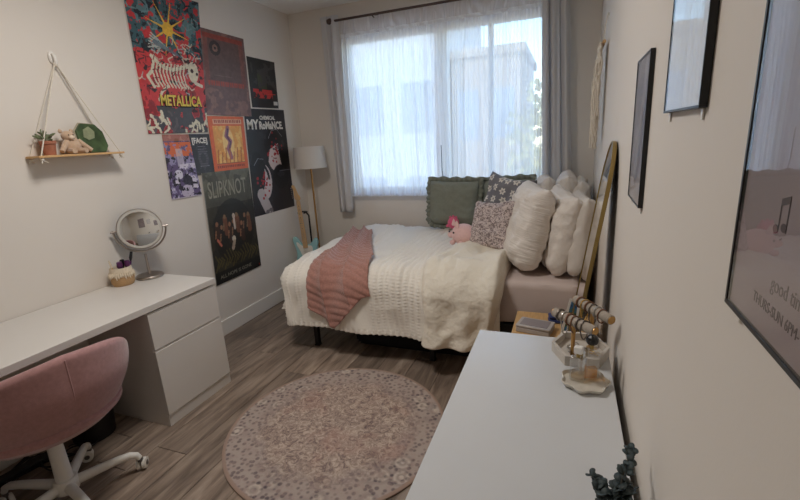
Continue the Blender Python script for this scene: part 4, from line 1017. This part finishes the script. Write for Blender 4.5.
b = bmesh.new(); tube(b, [(-.035, -.085, .83), (-.035, -.03, .835), (0, -.0, .83), (.035, -.03, .835), (.035, -.085, .83)], .008, 8); obj('neck_yoke', b, M_black, t)
for s in (-1, 1):
    b = bmesh.new(); tube(b, [(0, .05, .12), (s*.12, -.10, .01), (s*.12, -.14, .02)], .009, 8); obj('leg', b, M_black, t)
b = bmesh.new(); tube(b, [(0, .05, .12), (0, .17, .01)], .009, 8); obj('leg', b, M_black, t)
b = bmesh.new(); tube(b, [(-.12, -.12, .095), (-.07, -.03, .095), (.07, -.03, .095), (.12, -.12, .095)], .008, 8); obj('cradle', b, M_black, t)

# ------------------------------------------------------------------ swivel chair
CX, CY = .57, .945
t = empty('swivel_chair', (CX, CY, 0), R(-8), label='dusty pink upholstered swivel chair with white star base at the desk', cat='chair')
# tub back: surface swept around; local +x is the back
def shell(inner):
    nA, nZ = 72, 22; P = np.zeros((nA, nZ, 3)); amax = R(76)
    for i in range(nA):
        e_ = math.sin(-PI/2+PI*i/(nA-1)); a = amax*e_; hf = max(.10, (1-abs(e_)**2.3)**.5)
        zm = .612-.035*abs(e_); ztop = zm+(.772-.612)*hf; zbot = zm-(.612-.445)*hf
        for j in range(nZ):
            q = j/(nZ-1); z = zbot+(ztop-zbot)*q; qq = (z-.445)/.33
            rad = .25+.085*math.sin(min(1, max(0, qq)*1.5+.02)*PI/2)
            rad += (-.045 if inner else 0)
            seam = .007*math.exp(-(a/.03)**2) if not inner else 0
            P[i, j] = ((rad-seam)*math.cos(a), (rad-seam)*math.sin(a)*1.04, z)
    return P
Po, Pi = shell(False), shell(True)
nA, nZ = Po.shape[:2]
rim_n = 6; P = np.zeros((nA, nZ*2+rim_n*2, 3))
for i in range(nA):
    rowp = list(Po[i]); 
    o_, n_ = Po[i, -1], Pi[i, -1]; c = (o_+n_)/2; rv = (o_-n_)/2
    for k in range(1, rim_n+1): a = PI*k/(rim_n+1); rowp.append(c+rv*math.cos(a)+np.array([0, 0, .022*math.sin(a)]))
    rowp += list(Pi[i][::-1])
    o_, n_ = Po[i, 0], Pi[i, 0]; c = (o_+n_)/2; rv = (n_-o_)/2
    for k in range(1, rim_n+1): a = PI*k/(rim_n+1); rowp.append(c+rv*math.cos(a)-np.array([0, 0, .015*math.sin(a)]))
    P[i] = np.array(rowp)
b = bmesh.new(); rows_ = [[b.verts.new(p) for p in P[i]] for i in range(nA)]; m_ = P.shape[1]
for i in range(nA-1):
    for j in range(m_): b.faces.new((rows_[i][j], rows_[i+1][j], rows_[i+1][(j+1) % m_], rows_[i][(j+1) % m_]))
for r_, sgn in ((rows_[0], 1), (rows_[-1], -1)):
    cc = sum((v.co for v in r_), Vector())/m_; tang = (r_[0].co-(rows_[1] if sgn == 1 else rows_[-2])[0].co).normalized()
    cv = b.verts.new(cc+tang*.018); b.faces.ensure_lookup_table()
    for j in range(m_): b.faces.new((r_[j], r_[(j+1) % m_], cv))
back = obj('backrest', b, M_pink, t)
b = bmesh.new(); tube(b, [((.25+.085*math.sin(min(1, q*1.5)*PI/2))-.004, 0, .447+.33*q) for q in np.linspace(0, 1, 24)], .0032, 8); obj('seam', b, M_pink, back)
b = bmesh.new(); lathe(b, [(0, .40), (.20, .40), (.245, .42), (.285, .455), (.287, .475), (.265, .50), (.2, .512), (0, .516)], 48)
for v in b.verts: v.co.x = v.co.x-.02*(1 if v.co.x < 0 else 0)
obj('seat', b, M_pink, t)
b = bmesh.new(); bx(b, -.10, .10, -.10, .10, .375, .402); obj('seat_plate', b, M_black, t, True, .005)
b = bmesh.new(); tube(b, [(.0, .05, .385), (.03, .23, .38), (.03, .27, .375)], .006, 8); obj('lever', b, M_black, t)
b = bmesh.new(); lathe(b, [(0, .10), (.034, .10), (.031, .20), (.028, .376), (0, .376)], 28); obj('column', b, M_whitemetal, t)
b = bmesh.new(); lathe(b, [(0, .06), (.045, .06), (.052, .075), (.052, .105), (.044, .122), (0, .124)], 28); obj('hub', b, M_whitemetal, t)
for k in range(5):
    a = R(66+72*k); ca, sa = math.cos(a), math.sin(a)
    b = bmesh.new(); pts_ = [(r_*ca, r_*sa, z_) for r_, z_ in ((.03, .090), (.12, .097), (.20, .102), (.25, .100), (.275, .088), (.285, .068))]
    tube(b, pts_, [.023, .021, .0185, .017, .0155, .013], 14)
    lg = obj('leg', b, M_whitemetal, t)
    cr_ = .285; c = Vector((cr_*ca, cr_*sa, 0)); ax = R(66+72*k+65+k*40); dv = Vector((math.cos(ax), math.sin(ax), 0)); pv = Vector((-math.sin(ax), math.cos(ax), 0))
    for s in (-1, 1):
        b = bmesh.new(); cc = c+dv*.014+Vector((0, 0, .028))+pv*.013*s
        tube(b, [cc-pv*.009, cc-pv*.0075, cc+pv*.0075, cc+pv*.009], [.024, .028, .028, .024], 22); w1 = obj('wheel', b, M_whitemetal, lg)
    b = bmesh.new(); tube(b, [c+Vector((0, 0, .05)), c+Vector((0, 0, .068))], .011, 10); tube(b, [c+dv*.014-pv*.024+Vector((0, 0, .028)), c+dv*.014+pv*.024+Vector((0, 0, .028))], .012, 12); tube(b, [c+dv*.004+Vector((0, 0, .056)), c+dv*.02+Vector((0, 0, .045))], .012, 8); obj('caster_fork', b, mat('caster_grey', srgb(96, 92, 88), .5) if k == 0 else bpy.data.materials['caster_grey'], lg)

# ------------------------------------------------------------------ under the desk: bin and cables
t = empty('waste_bin', (.20, 1.31, 0), label='black round waste bin under the desk behind the chair', cat='bin')
b = bmesh.new(); lathe(b, [(0, 0), (.10, 0), (.118, .19), (.122, .195), (.115, .198), (.097, .01), (0, .01)], 40); obj('bin_body', b, M_black, t)
rd = random.Random(11)
for k in range(4):
    b = bmesh.new(); x0, y0 = .06+.04*k, .75+.08*k; pts_ = []
    for s in range(34):
        q = s/33; pts_.append((x0+.10*math.sin(q*9+k)+.16*q, y0+.5*q-.1*k*q+.05*math.cos(q*13+k), .008+.012*abs(math.sin(q*7+k))+.003*k))
    tube(b, pts_, .0038, 6)
    tag(obj('cable', b, M_black), 'thin black cable tangled on the floor under the desk', 'cable', 'tangled cables under the desk')
t = empty('power_strip', (.14, .98, 0), R(80), label='black power strip on the floor under the desk among the cables', cat='power strip')
box('strip_body', M_black, -.14, .14, -.027, .027, .0, .034, t, .006)
for k in range(5): box('socket', M_gap, -.12+.05*k, -.086+.05*k, -.017, .017, .0335, .036, t, .002)

# ------------------------------------------------------------------ posters
def lin(c):
    c = np.asarray(c, float)/255; return np.where(c <= .04045, c/12.92, ((c+.055)/1.055)**2.4)
class Cv:
    def __init__(s, w, h, bg): s.w, s.h = w, h; s.a = np.ones((h, w, 3))*np.array(bg, float); s.Y, s.X = np.mgrid[0:h, 0:w]; s.U = (s.X+.5)/w; s.V = (s.Y+.5)/h; s.asp = h/w
    def put(s, m, c, al=1.0): m = m.astype(float)*al; s.a = s.a*(1-m[..., None])+np.array(c, float)*m[..., None]
    def noise(s, sc, seed, amp=1):
        r_ = np.random.RandomState(seed); out = np.zeros((s.h, s.w)); f = sc; tot = 0
        for o_ in range(4):
            gx, gy = max(2, int(f)), max(2, int(f*s.asp)); g_ = r_.rand(gy+2, gx+2)
            x = s.U*gx; y = s.V*gy; xi_, yi = x.astype(int), y.astype(int); fx, fy = x-xi_, y-yi; fx = fx*fx*(3-2*fx); fy = fy*fy*(3-2*fy)
            v = (g_[yi, xi_]*(1-fx)+g_[yi, xi_+1]*fx)*(1-fy)+(g_[yi+1, xi_]*(1-fx)+g_[yi+1, xi_+1]*fx)*fy
            out += v/2**o_; tot += 1/2**o_; f *= 2
        return out/tot
    def disc(s, u, v, r_, c, al=1, ry=None):
        ry = ry or r_; s.put(((s.U-u)/r_)**2+((s.V-v)*s.asp/ry)**2 < 1, c, al)
    def line(s, p, q, w, c, al=1, w2=None):
        px, py, qx, qy = p[0], p[1]*s.asp, q[0], q[1]*s.asp; dx, dy = qx-px, qy-py; L2 = dx*dx+dy*dy+1e-12
        t_ = np.clip(((s.U-px)*dx+(s.V*s.asp-py)*dy)/L2, 0, 1); d = np.hypot(s.U-px-t_*dx, s.V*s.asp-py-t_*dy)
        ww = w if w2 is None else w+(w2-w)*t_
        s.put(d < ww, c, al)
    def rect(s, u0, v0, u1, v1, c, al=1): s.put((s.U > u0) & (s.U < u1) & (s.V > v0) & (s.V < v1), c, al)
    def path(s, pts_, w, c, al=1):
        for p, q in zip(pts_, pts_[1:]): s.line(p, q, w, c, al)
M_print = bpy.data.materials.new('printed_paper'); M_print.use_nodes = True
_n = M_print.node_tree; _a = _n.nodes.new('ShaderNodeVertexColor'); _a.layer_name = 'print'; _n.links.new(_a.outputs[0], _n.nodes['Principled BSDF'].inputs['Base Color']); _n.nodes['Principled BSDF'].inputs['Roughness'].default_value = .42
M_pback = mat('paper_back', srgb(210, 206, 200), .7)
def poster(quad, x, cv, label, ripple=.0015, name='poster'):
    """quad: (y,z) of top left, top right, bottom right, bottom left"""
    q = [np.array(p) for p in quad]; h, w = cv.h, cv.w
    U, V = np.meshgrid(np.linspace(0, 1, w+1), np.linspace(0, 1, h+1))
    P2 = (q[0][None, None]*((1-U)*(1-V))[..., None]+q[1][None, None]*(U*(1-V))[..., None]+q[2][None, None]*(U*V)[..., None]+q[3][None, None]*((1-U)*V)[..., None])
    X_ = x+ripple*(.5+.5*np.sin(U*7+V*5)*np.sin(V*9-U*3))
    P = np.stack([X_, P2[..., 0], P2[..., 1]], -1)
    o = grid_mesh(name, P, M_print, None)
    me = o.data; at = me.color_attributes.new('print', 'FLOAT_COLOR', 'CORNER')
    colr = lin(np.clip(cv.a, 0, 255)).reshape(-1, 3); rgba = np.ones((len(me.polygons), 4, 4)); rgba[:, :, :3] = colr[:, None, :]
    # faces were built row-major over (h, w)
    at.data.foreach_set('color', rgba.reshape(-1).astype(np.float32))
    tag(o, label, 'poster')
    sl = o.modifiers.new('s', 'SOLIDIFY'); sl.thickness = .0004; sl.offset = 1
    def T(u0, v0, sc=1.0):      # text mapping from poster (u right, v down) in metres
        wv = np.linalg.norm(q[1]-q[0]); hv = np.linalg.norm(q[3]-q[0])
        def f(a, b_, w_):
            u = u0+a/wv; v = v0-b_/hv
            p = q[0]*(1-u)*(1-v)+q[1]*u*(1-v)+q[2]*u*v+q[3]*(1-u)*v
            return Vector((x+ripple+.0012+w_, p[0], p[1]))
        return f
    return o, T
S = 1
BONE = (214, 206, 184)
# 1: big red/teal poster with yellow sun, ribcage-like pale strokes and yellow title
c = Cv(150, 232, (196, 58, 60)); n1 = c.noise(9, 1); n2 = c.noise(16, 2)
top = c.V+.10*(n1-.5) < .42
c.put(top, (58, 92, 100)); c.put(top & (n2 > .58), (24, 34, 44)); c.put(top & (n1 > .62), (96, 130, 136)); c.put(top & (n2 < .38), (196, 56, 60))
c.put(~top & (n1 < .36), (140, 34, 40)); c.put(~top & (n2 > .66), (52, 22, 28))
r_ = np.random.RandomState(5)
for k in range(40):
    u, v = r_.rand(), r_.rand()*.42; a = r_.rand()*6; c.path([(u, v), (u+.07*math.cos(a), v+.04*math.sin(a)), (u+.13*math.cos(a+.7), v+.07*math.sin(a+.7))], .008, [(22, 30, 40), (110, 146, 150), (200, 60, 64)][k % 3])
c.disc(.50, .255, .075, (232, 186, 66))
for k in range(8):
    a = k*PI/4+.25; c.line((.50, .255), (.50+.30*math.cos(a), .255+.20*math.sin(a)), .014, (232, 186, 66), 1, .002)
spine = [(.22, .46), (.34, .52), (.48, .54), (.62, .52), (.74, .50)]
c.path(spine, .022, BONE)
for k in range(10):
    u = .24+.05*k; c.path([(u, .50), (u-.035, .56), (u-.01, .63), (u+.03, .665)], .010, BONE); c.path([(u+.012, .51), (u-.02, .57)], .004, (60, 60, 60))
c.disc(.82, .54, .085, BONE, 1, .12); c.disc(.80, .53, .025, (50, 22, 26)); c.disc(.88, .55, .02, (50, 22, 26)); c.line((.84, .62), (.95, .64), .02, BONE)
c.path([(.26, .46), (.20, .56), (.13, .60), (.20, .67)], .018, BONE); c.path([(.40, .66), (.30, .70), (.24, .76)], .016, BONE)
for k in range(6): c.line((.20+.012*k, .40-.02*k), (.42+.03*k, .38+.012*k), .008, (180, 186, 180))
c.put((c.V > .80) & (n1 > .42), (70, 66, 70))
for k in range(26):
    u, v, a = r_.rand(), .84+.14*r_.rand(), 1.2+1.4*(r_.rand()-.5)*2; l_ = .05+.07*r_.rand(); c.path([(u, v), (u+l_*math.cos(a)*.6, v+l_*math.sin(a)*.5), (u+l_*math.cos(a+.6)*1.3, v+l_*math.sin(a+.3))], .010+.012*r_.rand(), BONE if k % 4 else (90, 80, 84))
for k in range(60):
    u, v, a = .05+.85*r_.rand(), .30+.40*r_.rand(), r_.rand()*6.3; c.path([(u, v), (u+.05*math.cos(a), v+.025*math.sin(a)), (u+.10*math.cos(a+.9), v+.05*math.sin(a+.9))], .0045+.004*r_.rand(), [(170, 178, 176), BONE, (60, 40, 46), (120, 30, 36), (200, 190, 170)][k % 5], .85)
c.line((.30, .36), (.66, .44), .03, (92, 112, 128), .8, .01)
c.a *= (.90+.2*c.noise(40, 9))[..., None]
Q1 = [(2.208, 2.555), (2.835, 2.57), (2.722, 1.636), (2.193, 1.63)]
o, T = poster(Q1, .0050, c, 'largest poster, red and teal with a yellow sun and pale skeleton, at top left')
M_yel = mat('yellow_ink', srgb(222, 198, 96), .6); M_dk = mat('black_ink', srgb(24, 20, 22), .6); M_wh = mat('white_ink', srgb(224, 220, 212), .6); M_gr = mat('grey_ink', srgb(150, 146, 132), .6); M_orange = mat('orange_ink', srgb(214, 90, 44), .6)
text_mesh('lettering', 'METALLICA', .098, M_dk, o, T(.245, .800), .0002, .82, bold=.008); text_mesh('lettering', 'METALLICA', .098, M_yel, o, (lambda f: (lambda a, b_, w_: f(a, b_, w_+.0008)))(T(.25, .797)), .0002, .82, bold=.003)
# 2: plum/brown tour poster
c = Cv(90, 124, (112, 84, 82)); n1 = c.noise(6, 11); n2 = c.noise(22, 12)
c.put(n1 > .55, (134, 100, 94)); c.rect(.06, .04, .94, .62, (128, 66, 58), .55); c.rect(.14, .10, .84, .58, (92, 74, 74), .75)
c.disc(.3, .2, .12, (52, 42, 46)); c.disc(.3, .2, .06, (130, 96, 90)); c.disc(.3, .2, .025, (40, 34, 38))
c.rect(.06, .04, .94, .10, (150, 62, 50), .8)
for k in range(16): c.rect(.10+.05*k, .585, .135+.05*k, .645, (176, 66, 50), .8)
for k in range(10): c.rect(.22, .16+.04*k, .22+.5*((k*7) % 5)/5+.1, .165+.04*k, (150, 120, 112), .5)
c.a *= (.86+.28*n2)[..., None]
o, T = poster([(2.80, 2.40), (3.294, 2.399), (3.262, 1.765), (2.735, 1.765)], .0030, c, 'faded brownish plum poster right of the largest poster')
# 3: dark one with red band
c = Cv(70, 76, (34, 32, 34)); n1 = c.noise(8, 21)
c.rect(.10, .62, .80, .80, (206, 44, 40), .9); c.put((c.V > .60) & (c.V < .82) & (n1 > .55), (40, 26, 28)); c.rect(.30, .30, .62, .60, (90, 104, 60), .5); c.put((n1 > .6) & (c.V < .6), (60, 58, 58)); c.rect(.82, .86, .97, .93, (210, 208, 204)); c.rect(.55, .70, .92, .705, (210, 60, 50))
o, T = poster([(3.303, 2.266), (3.694, 2.264), (3.675, 1.847), (3.289, 1.843)], .0020, c, 'small nearly black poster with a red band, at top right of the posters')
# 4: black poster with two pale faces and white title
c = Cv(116, 190, (38, 36, 42)); n1 = c.noise(7, 31)
c.disc(.64, .42, .21, (206, 190, 188), 1, .30); c.put((((c.U-.64)/.25)**2+((c.V-.33)*c.asp/.24)**2 < 1) & (c.V < .35-.25*(c.U-.64)), (20, 20, 24)); c.disc(.86, .36, .13, (22, 22, 26), 1, .40)
c.path([(.50, .33), (.42, .50), (.40, .62)], .03, (22, 22, 26)); c.disc(.72, .66, .20, (28, 28, 34), 1, .2)
c.disc(.31, .69, .17, (204, 190, 190), 1, .28); c.disc(.17, .60, .16, (22, 22, 26), 1, .34); c.line((.20, .80), (.34, .98), .09, (186, 176, 176)); c.path([(.30, .50), (.40, .60), (.42, .66)], .025, (22, 22, 26))
r_ = np.random.RandomState(9)
for k in range(46):
    a = k % 2; u, v = (.62+.09*r_.randn(), .40+.06*r_.randn()) if a else (.31+.06*r_.randn(), .70+.06*r_.randn()); c.disc(u, v, .012+.016*r_.rand(), (164, 34, 42))
for a, b_ in (((.60, .38), (.65, .385)), ((.73, .40), (.77, .40)), ((.26, .66), (.31, .665))): c.line(a, b_, .012, (24, 20, 24))
c.path([(.58, .47), (.66, .475)], .008, (120, 40, 46)); c.path([(.50, .28), (.60, .20), (.74, .19), (.86, .26)], .004, (150, 150, 158)); c.path([(.10, .52), (.20, .46), (.32, .47)], .004, (140, 140, 150))
c.rect(.70, .60, .98, .605, (120, 120, 128)); c.put((c.V > .02) & (n1 > .68), (60, 58, 66), .6)
Q4 = [(3.172, 1.832), (3.754, 1.836), (3.744, .888), (3.118, .890)]
o, T = poster(Q4, .0015, c, 'large black poster with two pale faces, nearest to the corner lamp')
text_mesh('lettering', 'MY', .115, M_wh, o, T(.03, .185), .0002, .95, bold=.004); text_mesh('lettering', 'CHEMICAL', .046, M_wh, o, T(.34, .098), .0002, 1.0, bold=.002)
text_mesh('lettering', 'RoMaNCE.', .092, M_wh, o, T(.31, .185), .0002, .84, bold=.004)
# 5: purple small poster
c = Cv(60, 110, (96, 78, 118)); n1 = c.noise(7, 41); n2 = c.noise(12, 42)
c.put(n1 > .5, (150, 140, 176)); c.put(n2 > .6, (42, 34, 50)); c.put((n1 > .58) & (c.V > .45), (214, 206, 222)); c.rect(0, 0, 1, .10, (210, 120, 70), .6); c.put((c.V > .12) & (c.V < .34) & (n2 > .42), (214, 104, 52)); c.rect(.38, .22, .62, .50, (206, 198, 214), .7)
c.disc(.35, .62, .14, (210, 204, 220)); c.disc(.62, .72, .16, (52, 42, 60)); c.disc(.55, .9, .2, (190, 178, 200)); c.put((c.V > .5) & (n2 > .62), (36, 28, 44)); c.rect(0, .985, 1, 1, (200, 190, 200))
o, T = poster([(2.297, 1.624), (2.529, 1.623), (2.556, 1.167), (2.278, 1.172)], .0030, c, 'small purple and orange poster below the largest poster, leftmost in its row', name='small_poster')
# 6: black small poster
c = Cv(52, 80, (50, 48, 54)); n1 = c.noise(8, 51)
for k in range(9): c.rect(.3-.02*(k % 3), .30+.06*k, .7+.03*(k % 3), .315+.06*k, (150, 146, 156), .8)
c.disc(.5, .6, .28, (88, 86, 94), .6, .36); c.disc(.5, .6, .15, (50, 48, 54), .8, .2); c.put(n1 > .64, (84, 80, 88), .6)
o, T = poster([(2.5295, 1.625), (2.728, 1.623), (2.722, 1.322), (2.544, 1.319)], .0038, c, 'small black poster with white title between the purple and the orange poster', name='small_poster')
text_mesh('lettering', '[FACE]', .055, M_wh, o, T(.06, .22), .0002, .95, bold=.002)
# 7: orange poster
c = Cv(90, 92, (214, 102, 60)); n1 = c.noise(9, 61); n2 = c.noise(20, 62)
c.rect(.10, .17, .90, .86, (226, 158, 76)); c.put((c.U > .1) & (c.U < .9) & (c.V > .17) & (c.V < .86) & (n1 > .56), (236, 190, 110)); c.rect(.12, .05, .92, .14, (224, 176, 140)); c.disc(.48, .5, .16, (240, 210, 140), .8, .3)
c.path([(.5, .22), (.44, .36), (.54, .46), (.46, .60), (.52, .76)], .05, (158, 96, 112)); c.path([(.5, .24), (.46, .36), (.54, .48), (.48, .62)], .02, (84, 54, 80))
for k in range(7): c.line((.14+.11*k, .84), (.17+.11*k, .62+.05*math.sin(k*2)), .018, (180, 96, 52), .8)
for k in range(15): c.rect(.15+.05*k, .07, .185+.05*k, .12, (170, 70, 54)); c.rect(.1+.053*k, .905, .135+.053*k, .95, (110, 50, 46), .8)
c.rect(.10, .855, .90, .875, (120, 60, 50)); c.a *= (.93+.14*n2)[..., None]
o, T = poster([(2.735, 1.757), (3.146, 1.760), (3.123, 1.328), (2.722, 1.330)], .0062, c, 'orange and yellow poster in the middle of the wall, above the lowest poster', name='small_poster')
# 8: dark band group poster
c = Cv(104, 172, (44, 42, 38)); n1 = c.noise(6, 71); n2 = c.noise(18, 72)
c.put(c.V < .30, (84, 82, 70), .8); c.put((c.V < .2) & (n1 > .5), (120, 116, 98), .6); c.put((n1 > .55) & (c.V > .3), (58, 54, 44))
c.disc(.5, .56, .42, (30, 27, 24), .8, .50)
r_ = np.random.RandomState(12)
for k in range(9):
    a = k/8; u = .16+.68*a; v = .46+.05*math.sin(k*2.3); sk = (150-10*(k % 3), 104, 76)
    c.line((u, v+.02), (u+.01, v+.15), .045, [(60, 40, 32), (34, 30, 28), (110, 70, 50)][k % 3]); c.disc(u, v, .028, sk, 1, .036); c.line((u-.03, v+.06), (u-.05, v+.12), .012, sk)
c.disc(.52, .42, .03, (206, 190, 170), 1, .04); c.line((.52, .45), (.52, .54), .02, (200, 186, 170)); c.disc(.47, .63, .04, (206, 196, 178), 1, .045); c.line((.47, .66), (.43, .72), .03, (180, 160, 140)); c.line((.14, .60), (.20, .66), .018, (190, 110, 90))
for k in range(16): u = .06+.058*k; c.path([(u, .74+.03*math.sin(k)), (u+.05, .80), (u-.02, .86+.02*math.cos(k*2))], .012, (96, 86, 46), .7)
c.put((c.V > .89), (24, 24, 24), .8); c.a *= (.85+.3*n2)[..., None]; c.rect(0, 0, .006, 1, (150, 146, 140)); c.rect(.95, .965, .975, .982, (150, 40, 40))
o, T = poster([(2.58, 1.332), (3.123, 1.330), (3.100, .440), (2.536, .432)], .0075, c, 'dark poster of a band group hanging lowest, beside the desk end')
text_mesh('lettering', 'SLIPKNOT', .185, M_gr, o, T(.07, .225), .0002, .52, bold=.001); text_mesh('lettering', 'ALL HOPE IS GONE', .042, M_gr, o, T(.10, .957), .0002, 1.02)
